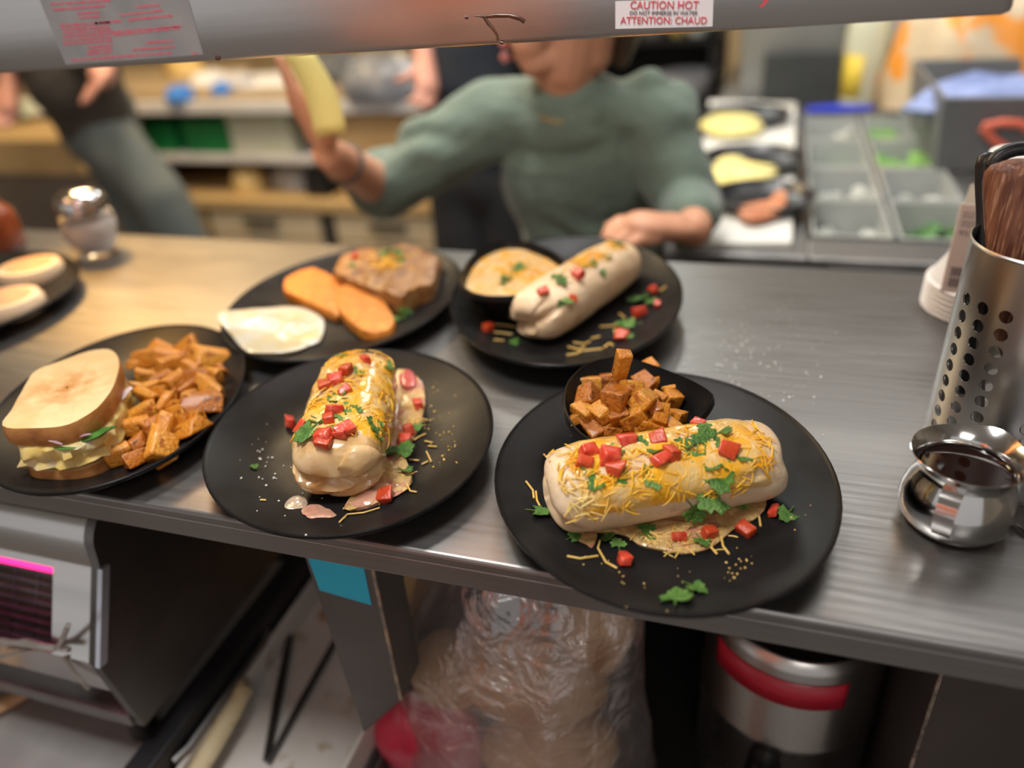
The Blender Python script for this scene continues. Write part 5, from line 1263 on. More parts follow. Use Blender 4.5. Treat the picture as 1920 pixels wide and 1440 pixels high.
def crate(name, label, cat, px0, py0, px1, py1, y, depth, mat, group=None, lidmat=None, z0=None):
    x0, x1, za, zb = bx(px0, py0, px1, py1, y)
    if z0 is not None: za = z0
    t = thing(name, label, cat, ((x0 + x1) / 2, y + depth / 2, za), group); w = (x1 - x0) / 2; d = depth / 2; h = zb - za
    MB().box((-w, -d, 0), (w, d, h * 0.86)).build('box_body', mat, t, smooth=False, bevel=0.006)
    MB().box((-w * 1.03, -d * 1.03, h * 0.86), (w * 1.03, d * 1.03, h)).build('lid', lidmat or mat, t, smooth=False, bevel=0.006)
    return t
ZS = 0.690
crate('green_bin', 'dark green plastic bin at the left on the back shelf', 'bin', 248, 232, 318, 262, YB + 0.06, 0.4, GREENP, 'green bins', z0=ZS)
crate('green_bin', 'dark green plastic bin in the middle of the back shelf', 'bin', 345, 228, 420, 258, YB + 0.06, 0.4, GREENP, 'green bins', z0=ZS)
crate('paper_carton', 'cream carton with a green stripe on the back shelf', 'carton', 432, 212, 535, 262, YB + 0.05, 0.4, nmat('cream_carton', (0.70, 0.68, 0.52), (0.64, 0.63, 0.46), 5, 0.6), None, nmat('green_stripe', (0.42, 0.56, 0.36), (0.5, 0.6, 0.42), 8, 0.6), z0=ZS)
crate('cardboard_box', 'large brown cardboard box behind the raised yellow ticket', 'box', 632, 214, 780, 300, YB + 0.03, 0.5, CARD, z0=0.525)
# things on the worktop
def cloth(name, label, cat, px, py, z, rx_, ry_, h, mat, seed, n=36, group=None):
    q = P(px, py, z + h * 0.4); mb = MB()
    def r(s, zz): return [(rx_ * s * math.cos(2*PI*k/n) * (1 + 0.25 * nz(math.cos(2*PI*k/n), math.sin(2*PI*k/n), seed + zz * 3, 1.6)), ry_ * s * math.sin(2*PI*k/n) * (1 + 0.25 * nz(math.cos(2*PI*k/n), math.sin(2*PI*k/n), seed + 5, 1.6)), max(0, zz * h * (1 + 0.35 * nz(s * 3, k * 0.5, seed)))) for k in range(n)]
    mb.loft([r(0.02, 0), r(0.95, 0), r(1.0, 0.25), r(0.9, 0.65), r(0.65, 0.95), r(0.3, 1.05), r(0.02, 1.0)])
    o = mb.build(name, mat); o.location = (q.x, q.y, z); return tag(o, label, cat, group)
ZW = 0.915
def sheet(name, label, cat, pts, z, h, mat):
    ol = ccw([P(x, y, z).to_2d() for x, y in pts]); c = sum(ol, Vector((0, 0))) / len(ol)
    mb = MB(); mb.prism([tuple(p - c) for p in ol], 0, h); o = mb.build(name, mat, smooth=False, bevel=0.001); o.location = (c.x, c.y, z); return tag(o, label, cat)
sheet('parchment_sheet', 'brown parchment sheet at the left on the back counter', 'paper', [(215, 175), (430, 172), (470, 125), (230, 125)], ZW, 0.004, nmat('parchment', (0.46, 0.34, 0.20), (0.40, 0.29, 0.16), 5, 0.6))
sheet('white_tray_liner', 'white liner lying in front of the raised yellow ticket', 'paper', [(440, 168), (540, 165), (560, 135), (455, 140)], ZW, 0.004, PAPER)
cloth('glove', 'left bright blue glove on the edge of the back counter', 'glove', 337, 178, ZW, 0.055, 0.06, 0.05, BLUEP, 1.0)
cloth('glove', 'right small blue glove on the edge of the back counter', 'glove', 415, 168, ZW, 0.035, 0.05, 0.04, BLUEP, 2.0)
cloth('paper_bundle', 'crumpled white paper right of the left blue glove', 'paper', 392, 150, ZW, 0.07, 0.11, 0.05, PAPER, 3.0)
cloth('paper_bundle', 'grey white paper wad beside the small blue glove', 'paper', 445, 152, ZW, 0.06, 0.09, 0.05, nmat('grey_paper', (0.48, 0.46, 0.46), (0.42, 0.4, 0.4), 10, 0.7), 4.0)
cloth('grey_bag', 'slumped blue grey bag on the back counter beside the third person', 'bag', 725, 150, ZW, 0.19, 0.16, 0.12, nmat('blue_grey_bag', (0.10, 0.11, 0.13), (0.24, 0.25, 0.28), 9, 0.4, coat=0.3), 5.0)
cloth('dark_cloth', 'dark folded cloth behind the yellow ticket', 'cloth', 620, 130, ZW, 0.15, 0.16, 0.10, nmat('dark_cloth', (0.06, 0.06, 0.065), (0.10, 0.10, 0.10), 12, 0.8), 6.0)
cloth('bread_loaf', 'yellow baked loaf at the top left behind the counter', 'bread', 345, 128, ZW, 0.10, 0.09, 0.07, nmat('golden_bread', (0.66, 0.42, 0.12), (0.7, 0.5, 0.2), 8, 0.5), 7.0)
o = cloth('yellow_squash', 'pale yellow round loaf on the lower back shelf', 'bread', 468, 340, 0.525, 0.075, 0.07, 0.085, nmat('pale_yellow', (0.72, 0.54, 0.24), (0.66, 0.46, 0.18), 8, 0.5), 8.0)
cloth('foil_wrap', 'crumpled grey foil on the lower back shelf', 'foil', 560, 330, 0.525, 0.13, 0.10, 0.09, nmat('grey_wrap', (0.40, 0.38, 0.37), (0.52, 0.5, 0.48), 12, 0.4), 9.0)
crate('black_scale', 'small black box on the lower back shelf by the forearm', 'box', 572, 322, 606, 352, YB + 0.02, 0.15, BLACK_PLASTIC, z0=0.525)
# left end: dark oven block and white tray
crate('oven_block', 'dark brown cabinet at the left behind the bending person', 'cabinet', -60, 262, 130, 440, YB - 0.4, 0.34, nmat('brown_oven', (0.15, 0.12, 0.095), (0.12, 0.095, 0.075), 5, 0.45), None, TANW, z0=-0.1)
q = PY(20, 215, YB - 0.15)
cloth('white_platter', 'white dish with greens at the left edge behind the counter', 'dish', 25, 205, PY(-60, 262, YB - 0.4).z + 0.02, 0.16, 0.12, 0.06, nmat('white_green', (0.66, 0.62, 0.52), (0.12, 0.22, 0.14), 14, 0.5, lo=0.5, hi=0.6), 10.0)

# ------------------------------------------------------------------ cooking line on the right
ZL = 0.90
ln = thing('prep_line', 'stainless prep line with cold wells on the cook side right of the green shirt', 'prep table', (0.5, 2.2, -0.1))
O2 = Vector((0.5, 2.2, -0.1))
def lpart(name, a, b, mat, bev=0.004): return part(name, a, b, mat, ln, O2, bev)
lpart('table_top', (-0.16, 1.335, 0.86), (0.088, 3.35, ZL), DULL_STEEL)
lpart('well_rim_front', (0.088, 1.335, 0.86), (1.5, 1.43, ZL), DULL_STEEL)
lpart('table_top_right', (0.385, 1.43, 0.86), (1.5, 3.35, ZL), DULL_STEEL)
lpart('well_rim_rear', (0.088, 2.45, 0.86), (0.385, 3.35, ZL), DULL_STEEL)
lpart('well_floor', (0.088, 1.43, 0.74), (0.385, 2.45, 0.75), DULL_STEEL)
lpart('front_panel', (-0.16, 1.345, -0.1), (1.5, 1.365, 0.86), DARK_STEEL)
lpart('slot', (-0.12, 1.325, 0.845), (0.115, 1.34, 0.885), RUBBER)
lpart('front_box', (0.118, 1.22, 0.80), (1.4, 1.33, 0.885), DULL_STEEL)
for x in (-0.12, 1.42): lpart('leg', (x, 3.28, -0.1), (x + 0.05, 3.33, 0.86), DULL_STEEL)
# cutting board with three pans
sheet('cutting_board', 'long white cutting board under the three egg pans', 'cutting board', [(1290, 468), (1483, 466), (1492, 200), (1330, 195)], ZL, 0.012, nmat('white_board', (0.78, 0.77, 0.72), (0.72, 0.70, 0.64), 5, 0.5))
PANM = nmat('pan_coating', (0.012, 0.013, 0.016), (0.02, 0.021, 0.025), 20, 0.30, spec=0.6)
EGGY = nmat('omelette', (0.84, 0.70, 0.20), (0.86, 0.76, 0.34), 14, 0.45, 0, 0.4, 60, sss=0.1)
def pan(px, py, r, label, food, rotz):
    q = P(px, py, ZL + 0.02); t = thing('frying_pan', label, 'frying pan', (q.x, q.y, ZL + 0.0125), 'egg pans', (0, 0, rotz))
    MB().lathe([(0.001, 0), (r*.80, 0), (r*.88, .005), (r*.99, .022), (r, .024), (r*.98, .025), (r*.86, .009), (r*.78, .004), (0.001, .004)], 44).build('pan_body', PANM, t)
    mb = MB(); mb.tube([(-r * .95, 0, .018), (-r * 1.25, 0, .030), (-r * 1.9, 0, .042)], [.010, .009, .012], 10, flat=0.6); mb.build('handle', BLACK_PLASTIC, t)
    return t, q
t, q = pan(1395, 222, 0.125, 'black egg pan furthest from the counter on the white board', 0, 0.4)
o = slab('omelette', [(1312,235),(1330,218),(1365,212),(1405,215),(1430,228),(1425,242),(1390,250),(1345,250)], (0, 0), 1.0, ZL + 0.030, 0.016, EGGY, 0.6, 0.002, 40, n=32); o.location.z = ZL + 0.022; tag(o, 'yellow omelette in the furthest pan', 'omelette')
t, q = pan(1412, 305, 0.115, 'black egg pan in the middle of the white board', 0, 0.4)
o = slab('omelette', [(1332,322),(1345,300),(1375,292),(1410,305),(1452,312),(1458,322),(1430,332),(1380,340),(1340,338)], (0, 0), 1.0, ZL + 0.030, 0.016, EGGY, 0.6, 0.002, 40, n=32); o.location.z = ZL + 0.022; tag(o, 'yellow omelette in the middle pan', 'omelette')
t, q = pan(1428, 378, 0.100, 'black pan with ham nearest the counter on the white board', 0, 0.4)
o = slab('ham_slice', [(1383,393),(1400,385),(1430,383),(1450,370),(1462,356),(1475,362),(1473,385),(1450,402),(1415,410),(1392,405)], (0, 0), 1.0, ZL + 0.030, 0.016, nmat('ham', (0.56, 0.20, 0.10), (0.64, 0.28, 0.15), 18, 0.35, 0, 0.3, 60), 0.6, 0.002, 40, n=32); o.location.z = ZL + 0.022; tag(o, 'curved orange ham slice in the nearest pan', 'ham')
# cold well inserts
CLEARP = nmat('frosted_insert', (0.50, 0.52, 0.50), (0.40, 0.42, 0.41), 14, 0.3, 0.15, coat=0.3)
def insert(x0, x1, y0, y1, label, fill=None):
    t = thing('food_insert', label, 'food pan', ((x0+x1)/2, (y0+y1)/2, 0.752), 'cold well inserts'); cx, cy = (x1-x0)/2, (y1-y0)/2; h = ZL + 0.004 - 0.752
    mb = MB()
    def r(s, z): return [(-cx*s, -cy*s, z), (cx*s, -cy*s, z), (cx*s, cy*s, z), (-cx*s, cy*s, z)]
    mb.loft([r(0.9, 0), r(0.97, h - .006), r(1.0, h - .004), r(1.0, h), r(0.93, h), r(0.86, 0.05), r(0.02, 0.05)]); mb.build('pan_shell', CLEARP, t, smooth=False)
    if fill:
        mb = MB(); rr = random.Random(int(x0 * 1000) + int(y0 * 1000))
        for _ in range(fill[1]): mb.ellipsoid((rr.uniform(-cx*.8, cx*.8), rr.uniform(-cy*.8, cy*.8), rr.uniform(.06, fill[2])), (rr.uniform(.012, .03), rr.uniform(.012, .03), rr.uniform(.006, .014)), 8, 5, Euler((rr.uniform(-1, 1), rr.uniform(-1, 1), rr.uniform(0, 3))).to_matrix())
        o = mb.build('contents', fill[0], t); o['kind'] = 'stuff'
LET = nmat('lettuce', (0.16, 0.40, 0.07), (0.30, 0.55, 0.14), 30, 0.5)
DGRN = nmat('dark_greens', (0.04, 0.13, 0.03), (0.08, 0.22, 0.05), 30, 0.5)
PALE = nmat('pale_filling', (0.52, 0.53, 0.48), (0.44, 0.46, 0.42), 24, 0.5)
ys = [1.44, 1.66, 1.90, 2.16, 2.44]
names = ['nearest', 'second nearest', 'third nearest', 'furthest']
for i in range(4):
    insert(0.095, 0.232, ys[i], ys[i+1] - .01, names[i] + ' insert in the left row of the cold well', [(PALE, 30, .10), (PALE, 30, .11), (LET, 6, .10), (PALE, 26, .12)][i])
    insert(0.242, 0.380, ys[i], ys[i+1] - .01, names[i] + ' insert in the right row of the cold well', [(DGRN, 40, .12), (PALE, 26, .11), (LET, 40, .12), (LET, 14, .11)][i])
# blue handled spatula, squeeze bottle, containers behind
q = P(1575, 205, ZL + 0.02); b = thing('blue_spatula', 'bright blue handle lying across the back of the cold well', 'spatula', (q.x, q.y, ZL))
mb = MB(); mb.tube([(-0.09, -0.01, .02), (-0.02, 0, .02), (0.05, 0.005, .02), (0.085, 0.01, .02)], [.014, .020, .016, .012], 12, flat=0.7); mb.build('handle', nmat('royal_blue', (0.02, 0.04, 0.55), (0.03, 0.06, 0.62), 6, 0.4), b)
mb = MB(); mb.box((0.08, -0.015, .012), (0.2, 0.025, .016)); mb.build('blade', DULL_STEEL, b, smooth=False)
q = P(1610, 190, ZL); s = thing('squeeze_bottle', 'tall pale squeeze bottle with a yellow label on the prep line', 'bottle', (q.x, q.y, ZL))
MB().lathe([(0.001, 0), (0.060, 0), (0.064, 0.008), (0.062, 0.20), (0.052, 0.26), (0.030, 0.29), (0.014, 0.34), (0.008, 0.38), (0.001, 0.38)], 32).build('bottle_body', nmat('pale_bottle', (0.66, 0.68, 0.52), (0.60, 0.63, 0.48), 5, 0.4), s)
mb = MB()
for i in range(8):
    A, B = math.radians(200 + i * 8), math.radians(208 + i * 8); r = 0.0655
    mb.add([(r*math.cos(A), r*math.sin(A), .02), (r*math.cos(B), r*math.sin(B), .02), (r*math.cos(B), r*math.sin(B), .14), (r*math.cos(A), r*math.sin(A), .14)], [(0, 1, 2, 3)])
o = mb.build('label', nmat('yellow_label', (0.78, 0.60, 0.08), (0.72, 0.55, 0.06), 6, 0.5), s); o.modifiers.new('solid', 'SOLIDIFY').thickness = 0.001
def tub(name, label, cat, px, py, z, w, d, h, mat, lid=None, rotz=0.0):
    q = P(px, py, z); t = thing(name, label, cat, (q.x, q.y + d / 2, z), rot=(0, 0, rotz)); mb = MB()
    def r(s, zz): return [(-w/2*s, -d/2*s, zz), (w/2*s, -d/2*s, zz), (w/2*s, d/2*s, zz), (-w/2*s, d/2*s, zz)]
    mb.loft([r(0.9, 0), r(1.0, h), r(0.94, h), r(0.85, .01), r(0.02, .01)]); mb.build('shell', mat, t, smooth=False, bevel=0.004)
    if lid:
        mb = MB(); mb.box((-w/2*1.02, -d/2*1.02, h), (w/2*1.02, d/2*1.02, h + 0.012)); mb.build('lid', lid, t, smooth=False, bevel=0.003)
    return t
tub('white_container', 'white plastic container behind the pale squeeze bottle', 'container', 1625, 145, ZL, 0.22, 0.2, 0.24, WHITE_P, WHITE_P)
tub('steel_appliance', 'grey steel appliance with a dark front behind the pans', 'appliance', 1470, 190, ZL, 0.30, 0.35, 0.30, nmat('grey_appliance', (0.34, 0.345, 0.335), (0.28, 0.285, 0.275), 5, 0.4, 0.6), nmat('grey_lid', (0.44, 0.44, 0.42), (0.4, 0.4, 0.38), 5, 0.4, 0.5))
q = P(1470, 190, ZL); mb = MB(); mb.box((-0.10, -0.02, 0), (0.12, 0, 0.145)); o = mb.build('dark_screen', nmat('dark_screen', (0.035, 0.04, 0.04), (0.05, 0.055, 0.055), 5, 0.5), smooth=False, bevel=0.004); o.location = (q.x + 0.03, q.y - 0.025, ZL); tag(o, 'dark grey panel standing before the steel appliance', 'panel')
tub('dark_bin', 'dark blue bin right of the squeeze bottle', 'bin', 1680, 170, ZL, 0.12, 0.14, 0.12, nmat('navy_plastic', (0.04, 0.045, 0.10), (0.05, 0.06, 0.12), 5, 0.5))
tub('white_box', 'small white box behind the cold well at its right end', 'box', 1705, 190, ZL, 0.16, 0.12, 0.05, WHITE_P)
# dark rack with dishes behind the cook's shoulder
rk = thing('dish_rack', 'black wire rack with stacked dishes behind the shoulder of the green shirt', 'rack', (-0.57, 3.3, 0.0))
for z in (0.55, 0.80, 1.02, 1.22):
    MB().box((-0.36, -0.22, z), (0.38, 0.2, z + 0.02)).build('rack_shelf', BLACK_PLASTIC, rk, smooth=False)
for x in (-0.36, 0.34):
    for y in (-0.22, 0.17): MB().box((x, y, -0.1), (x + 0.035, y + 0.035, 1.45)).build('rack_post', BLACK_PLASTIC, rk, smooth=False)
MB().box((-0.36, 0.20, 0.2), (0.38, 0.21, 1.45)).build('back_sheet', DARKM, rk, smooth=False)
def dish(px, py, z, r, h, mat, label, name='bowl'):
    q = PY(px, py, 3.12); mb = MB(); mb.lathe([(0.001, 0), (r*.55, 0), (r*.8, h*.35), (r, h), (r*.97, h), (r*.76, h*.40), (r*.5, h*.1), (0.001, h*.1)], 28)
    o = mb.build(name, mat); o.location = (q.x, 3.16, z); return tag(o, label, 'dish')
WD = nmat('white_dish', (0.58, 0.59, 0.62), (0.5, 0.51, 0.54), 6, 0.3)
dish(1290, 140, 0.82, 0.12, 0.09, WD, 'upper pale bowl in the black rack')
dish(1318, 205, 0.57, 0.11, 0.10, WD, 'lower pale bowl in the black rack')
dish(1222, 95, 1.04, 0.06, 0.06, nmat('grey_dish', (0.30, 0.3, 0.31), (0.24, 0.24, 0.25), 6, 0.4), 'small grey bowl high in the black rack')
dish(1268, 95, 1.04, 0.05, 0.05, nmat('yellow_dish', (0.62, 0.50, 0.18), (0.56, 0.44, 0.14), 6, 0.4), 'small yellow bowl high in the black rack')
dish(1305, 88, 1.04, 0.06, 0.08, nmat('pale_green_dish', (0.55, 0.60, 0.55), (0.5, 0.55, 0.5), 6, 0.4), 'pale green bowl high in the black rack')
# far right: chips, towel, grey tub with red scissors
cloth('tortilla_chips_bag', 'big bag of tan tortilla chips with orange print at the upper right', 'bag', 1850, 105, ZL, 0.26, 0.22, 0.34, nmat('chips_bag', (0.70, 0.58, 0.40), (0.60, 0.48, 0.32), 9, 0.4, c3=(0.85, 0.32, 0.04), scale3=7, lo3=0.50, hi3=0.56, coat=0.3), 11.0)
gt_ = tub('grey_tub', 'grey plastic tub with a black rim holding red handled scissors', 'tub', 1905, 330, ZL, 0.34, 0.5, 0.16, nmat('grey_tub', (0.17, 0.175, 0.18), (0.14, 0.145, 0.15), 6, 0.45))
cloth('blue_towel', 'folded light blue cloth towel at the right behind the grey tub', 'towel', 1880, 188, ZL + 0.096, 0.20, 0.09, 0.07, nmat('blue_towel', (0.24, 0.31, 0.58), (0.34, 0.41, 0.68), 22, 0.9, stretch=(1, 3, 3)), 12.0)
tub('grey_stand', 'low grey block under the blue towel', 'block', 1880, 205, ZL, 0.42, 0.14, 0.095, nmat('grey_tub', (0.17, 0.175, 0.18)))
mb = MB(); mb.tube([PY(1785, 205, 2.0) , PY(1800, 250, 1.95), PY(1830, 310, 1.9), PY(1850, 350, 1.88)], 0.018, 10); o = mb.build('black_hose', BLACK_PLASTIC); tag(o, 'black tube running down beside the grey tub', 'tube')
q = PY(1890, 250, 1.84)
sx = thing('red_scissors', 'coral red scissor handles in the grey tub', 'scissors', (q.x, q.y, q.z))
REDH = nmat('coral_handle', (0.72, 0.17, 0.10), (0.66, 0.13, 0.08), 10, 0.4)
for pts in ([(1843, 238), (1880, 230), (1915, 232), (1935, 250)], [(1843, 240), (1862, 262), (1900, 290), (1930, 310)]):
    mb = MB(); mb.tube([PY(x, y, 1.84) - q for x, y in pts], .009, 10); mb.build('handle', REDH, sx)
tub('label_packet', 'white packet with a red stripe left of the chip bag', 'packet', 1745, 150, ZL, 0.10, 0.08, 0.22, nmat('red_white', (0.66, 0.62, 0.60), (0.62, 0.06, 0.06), 7, 0.5, lo=0.56, hi=0.60), None, 0.3)
q = P(1770, 150, ZL); s = thing('green_bottle', 'pale green bottle beside the chip bag at the top right', 'bottle', (q.x + .02, q.y + .1, ZL))
MB().lathe([(0.001, 0), (0.035, 0), (0.038, 0.006), (0.037, 0.20), (0.018, 0.25), (0.013, 0.32), (0.001, 0.32)], 24).build('bottle_body', nmat('pale_green', (0.50, 0.62, 0.52), (0.46, 0.58, 0.48), 5, 0.3), s)

# ------------------------------------------------------------------ people
SKIN = nmat('skin', (0.58, 0.30, 0.19), (0.50, 0.24, 0.14), 9, 0.5, 0, sss=0.15)
SKIN2 = nmat('skin_flushed', (0.62, 0.30, 0.22), (0.55, 0.25, 0.17), 9, 0.5, 0, sss=0.15)
SHIRT = nmat('green_shirt', (0.135, 0.185, 0.145), (0.105, 0.145, 0.115), 5, 0.85, 0, 0.35, 26, sheen=0.2, bdist=0.02)
LIPS = nmat('lips', (0.50, 0.16, 0.15), (0.45, 0.13, 0.12), 20, 0.4)
HAIR = nmat('brown_hair', (0.05, 0.028, 0.015), (0.08, 0.045, 0.025), 40, 0.5, stretch=(1, 1, 0.2))
def capsule(mb, p0, p1, r0, r1, n=16, flat=1.0, up=None):
    p0, p1 = Vector(p0), Vector(p1); t = (p1 - p0)
    if t.length < 1e-5: t = Vector((0, 0, 1e-3))
    d = t.normalized(); u = Vector(up) if up is not None else (Vector((0, 0, 1)) if abs(d.z) < .9 else Vector((1, 0, 0)))
    u = (u - d * u.dot(d)).normalized(); w = d.cross(u); rings = []
    for i in range(1, 6):
        a = -PI / 2 + PI / 2 * i / 5
        rings.append((p0 + d * (r0 * math.sin(a)), r0 * math.cos(a) if i < 5 else r0))
    for i in range(0, 5):
        a = PI / 2 * i / 5
        rings.append((p1 + d * (r1 * math.sin(a)), r1 * math.cos(a)))
    rings[0] = (p0 - d * r0 * 0.98, r0 * 0.2)
    rings.append((p1 + d * r1 * 0.98, r1 * 0.2))
    rings.insert(1, (p0 + d * (r0 * math.sin(-PI / 2 * .8)), r0 * math.cos(-PI / 2 * .8)))
    rings = sorted(rings, key=lambda q: (q[0] - p0).dot(d))
    mb.loft([[c + w * (r * math.cos(2*PI*k/n)) + u * (r * flat * math.sin(2*PI*k/n)) for k in range(n)] for c, r in rings])
def blob(name, caps, voxel, mat, parent, org, smooth=3, ells=(), wr=None):
    mb = MB()
    for c in caps: capsule(mb, Vector(c[0]) - org, Vector(c[1]) - org, c[2], c[3], flat=c[4] if len(c) > 4 else 1.0, up=c[5] if len(c) > 5 else None)
    for c, r, e in ells: mb.ellipsoid(Vector(c) - org, r, 24, 16, Euler(e).to_matrix())
    me = bpy.data.meshes.new(name); me.from_pydata(mb.v, [], mb.f); o = new_obj(name, me, mat, parent)
    bm = bmesh.new(); bm.from_mesh(me); bmesh.ops.recalc_face_normals(bm, faces=bm.faces); bm.to_mesh(me); bm.free()
    r = o.modifiers.new('remesh', 'REMESH'); r.mode = 'VOXEL'; r.voxel_size = voxel
    s = o.modifiers.new('smooth', 'SMOOTH'); s.factor = 0.5; s.iterations = smooth
    par = o.parent; o.parent = None; bake(o); o.parent = par
    if wr:
        vn = [v.normal.copy() for v in o.data.vertices]
        for v, nn in zip(o.data.vertices, vn): v.co += nn * wr(v.co + org)
    o.data.polygons.foreach_set('use_smooth', [True] * len(o.data.polygons))
    if not o.data.materials: o.data.materials.append(mat)
    return o
def finger(base, d, lens, rads, curl, axis):
    """a bent finger: joints turn by curl about axis"""
    caps = []; p = Vector(base); d = Vector(d).normalized()
    for L, r0, r1, c in zip(lens, rads[:-1], rads[1:], curl):
        d = Matrix.Rotation(c, 3, axis) @ d; q = p + d * L; caps.append((p, q, r0, r1)); p = q
    return caps

# --- the cook in the green shirt
SR, SL = PY(925, 222, 1.40), PY(1218, 212, 1.42)      # image left / right shoulder
EL_R = PY(718, 352, 1.30); WR_R = PY(618, 290, 1.13)
EL_L = PY(1290, 385, 1.37); WR_L = PY(1302, 430, 1.20)
neck0 = PY(1068, 205, 1.40); neck1 = PY(1058, 120, 1.36)
head = PY(1062, 30, 1.36)
chest = PY(1085, 300, 1.45); belly = PY(1110, 430, 1.50); pelvis = Vector((belly.x, 1.56, 0.72))
org = Vector((pelvis.x, pelvis.y, -0.1))
ck = thing('person', 'person in a green long sleeved shirt reaching out with a yellow ticket', 'person', org)
fwd = Vector((-0.90, -0.43, 0.0)).normalized(); side = Vector((-fwd.y, fwd.x, 0)); up = Vector((0, 0, 1))
caps = [(pelvis, belly, .13, .125, 0.8, (0, 1, 0)), (belly, chest, .125, .135, 0.8, (0, 1, 0)), (chest, (SR + SL) / 2, .135, .10, .8, (0, 1, 0)), (SR, SL, .055, .055),
        (neck0, neck1, .060, .054), (SR, EL_R, .052, .042), (EL_R, WR_R, .043, .028), (SL, EL_L, .052, .042), (EL_L, WR_L, .040, .028),
        (pelvis + Vector((-.09, 0, 0)), Vector((pelvis.x - .10, 1.58, 0.38)), .085, .062), (pelvis + Vector((.09, 0, 0)), Vector((pelvis.x + .10, 1.58, 0.38)), .085, .062),
        (Vector((pelvis.x - .10, 1.58, 0.38)), Vector((pelvis.x - .10, 1.60, -0.03)), .060, .042), (Vector((pelvis.x + .10, 1.58, 0.38)), Vector((pelvis.x + .10, 1.60, -0.03)), .060, .042),
        (Vector((pelvis.x - .10, 1.62, -0.065)), Vector((pelvis.x - .11, 1.45, -0.07)), .034, .028), (Vector((pelvis.x + .10, 1.62, -0.065)), Vector((pelvis.x + .11, 1.45, -0.07)), .034, .028)]
# head: skull, jaw, chin, nose, lips, ear
chin = PY(985, 128, 1.30); mouth = PY(956, 96, 1.295); jaw = PY(1105, 95, 1.37)
skc = Vector((head.x + 0.015, head.y, max(head.z, chin.z + 0.115)))
skull = [(skc, (.098, .076, .105), (0, 0.0, 0.44))]
face_mid = mouth + Vector((0.05, 0.03, 0.055))
caps += [(chin + Vector((.012, .006, .006)), mouth + Vector((.028, .014, .0)), .022, .030), (chin + Vector((.02, .01, .008)), jaw, .024, .034), (mouth + Vector((.03, .015, .01)), face_mid, .034, .050), (jaw, skc + Vector((.02, .0, -.03)), .040, .06),
         (neck1, skc, .056, .070), (mouth + Vector((-.004, -.002, .030)), mouth + Vector((.010, .006, .058)), .012, .009),
         (jaw + Vector((.018, .01, .035)), jaw + Vector((.022, .01, .065)), .010, .012)]
# right hand (image left), palm to the side, fingers up, thumb on the ticket
tipR = PY(524, 118, 1.10); pd = (tipR - WR_R).normalized(); pal = WR_R + pd * 0.085
acr = pd.cross((CAM_C - WR_R).normalized()).normalized(); nrm = acr.cross(pd)
caps += [(WR_R, WR_R + pd * 0.04, .028, .033, 0.62, acr), (WR_R + pd * 0.035, pal, .036, .040, 0.5, acr)]
for k, L in enumerate((0.88, 1.0, 0.95, 0.75)):
    b = pal + nrm * (0.030 - 0.020 * k) + acr * (-0.002 * k)
    caps += finger(b, pd + nrm * (0.05 - 0.03 * k), [.042 * L, .028 * L, .022 * L], [.0105, .0098, .0090, .0080], [-0.04 * k, -0.06, -0.08], nrm)
caps += finger(WR_R + pd * 0.03 + acr * 0.014 + nrm * 0.024, pd + acr * 0.30 + nrm * 0.30, [.042, .034, .027], [.014, .012, .011, .009], [0.0, 0.10, 0.15], nrm)
# left hand (image right), loosely curled over the rear plate
hd_ = (PY(1170, 420, 1.13) - WR_L).normalized(); kn = WR_L + hd_ * 0.085; upv = Vector((0, 0, 1)); ac2 = hd_.cross(upv).normalized()
caps += [(WR_L, WR_L + hd_ * 0.04, .027, .033, 0.7, (0, 0, 1)), (WR_L + hd_ * 0.03, kn, .036, .040, 0.55, (0, 0, 1))]
for k, L in enumerate((0.9, 1.0, 0.93, 0.74)):
    b = kn + ac2 * (0.030 - 0.020 * k) + Vector((0, 0, -0.004 * k))
    caps += finger(b, hd_ + Vector((0, 0, 0.12)), [.040 * L, .026 * L, .020 * L], [.0105, .0098, .0088, .0078], [0.25, 0.75, 0.6], -ac2)
caps += finger(WR_L + hd_ * 0.03 + ac2 * 0.030, hd_ + ac2 * 0.45 + Vector((0, 0, .05)), [.040, .032, .025], [.0135, .0115, .0105, .009], [0.1, 0.3, 0.2], -ac2)
body = blob('body', caps, 0.0042, SKIN, ck, org, 3, skull)
lp = MB(); m0 = mouth - org
for dz, r in ((0.010, .0075), (-0.008, .0085)):
    lp.tube([m0 + Vector((-.004, -.016, dz)), m0 + Vector((-.010, -.002, dz * 1.2)), m0 + Vector((.006, .018, dz * 0.8)), m0 + Vector((.022, .020, dz * .3))][0:3], [r * .7, r, r * .6], 10)
lp.build('lips', LIPS, ck)
mb = MB(); mb.ellipsoid(m0 + Vector((.006, .002, 0)), (.010, .012, .006)); mb.build('open_mouth', nmat('mouth_dark', (0.06, 0.012, 0.012), None, rough=0.5), ck)
def wr_shirt(p):
    return 0.017 * math.sin(30 * (p.x * 0.7 + p.z * 0.9 + 0.25 * nz(p.x, p.y, p.z, 7))) * (0.4 + nz(p.x, p.y, p.z, 4)) + 0.010 * nz(p.x, p.y, p.z, 9)
cuffR = EL_R.lerp(WR_R, 0.12); cuffL = EL_L.lerp(WR_L, 0.62)
scaps = [(Vector((pelvis.x, pelvis.y, pelvis.z + .02)), belly, .155, .150, 0.82, (0, 1, 0)), (belly, chest, .152, .160, 0.8, (0, 1, 0)), (chest, (SR + SL) / 2 - Vector((0, 0, .02)), .158, .118, .8, (0, 1, 0)), (SR, SL, .074, .074),
         (neck0 - Vector((0, 0, .012)), neck0 + Vector((0, -.003, .006)), .088, .072), (SR, EL_R, .075, .062), (EL_R, cuffR, .062, .054), (SL, EL_L, .075, .062), (EL_L, cuffL, .060, .046)]
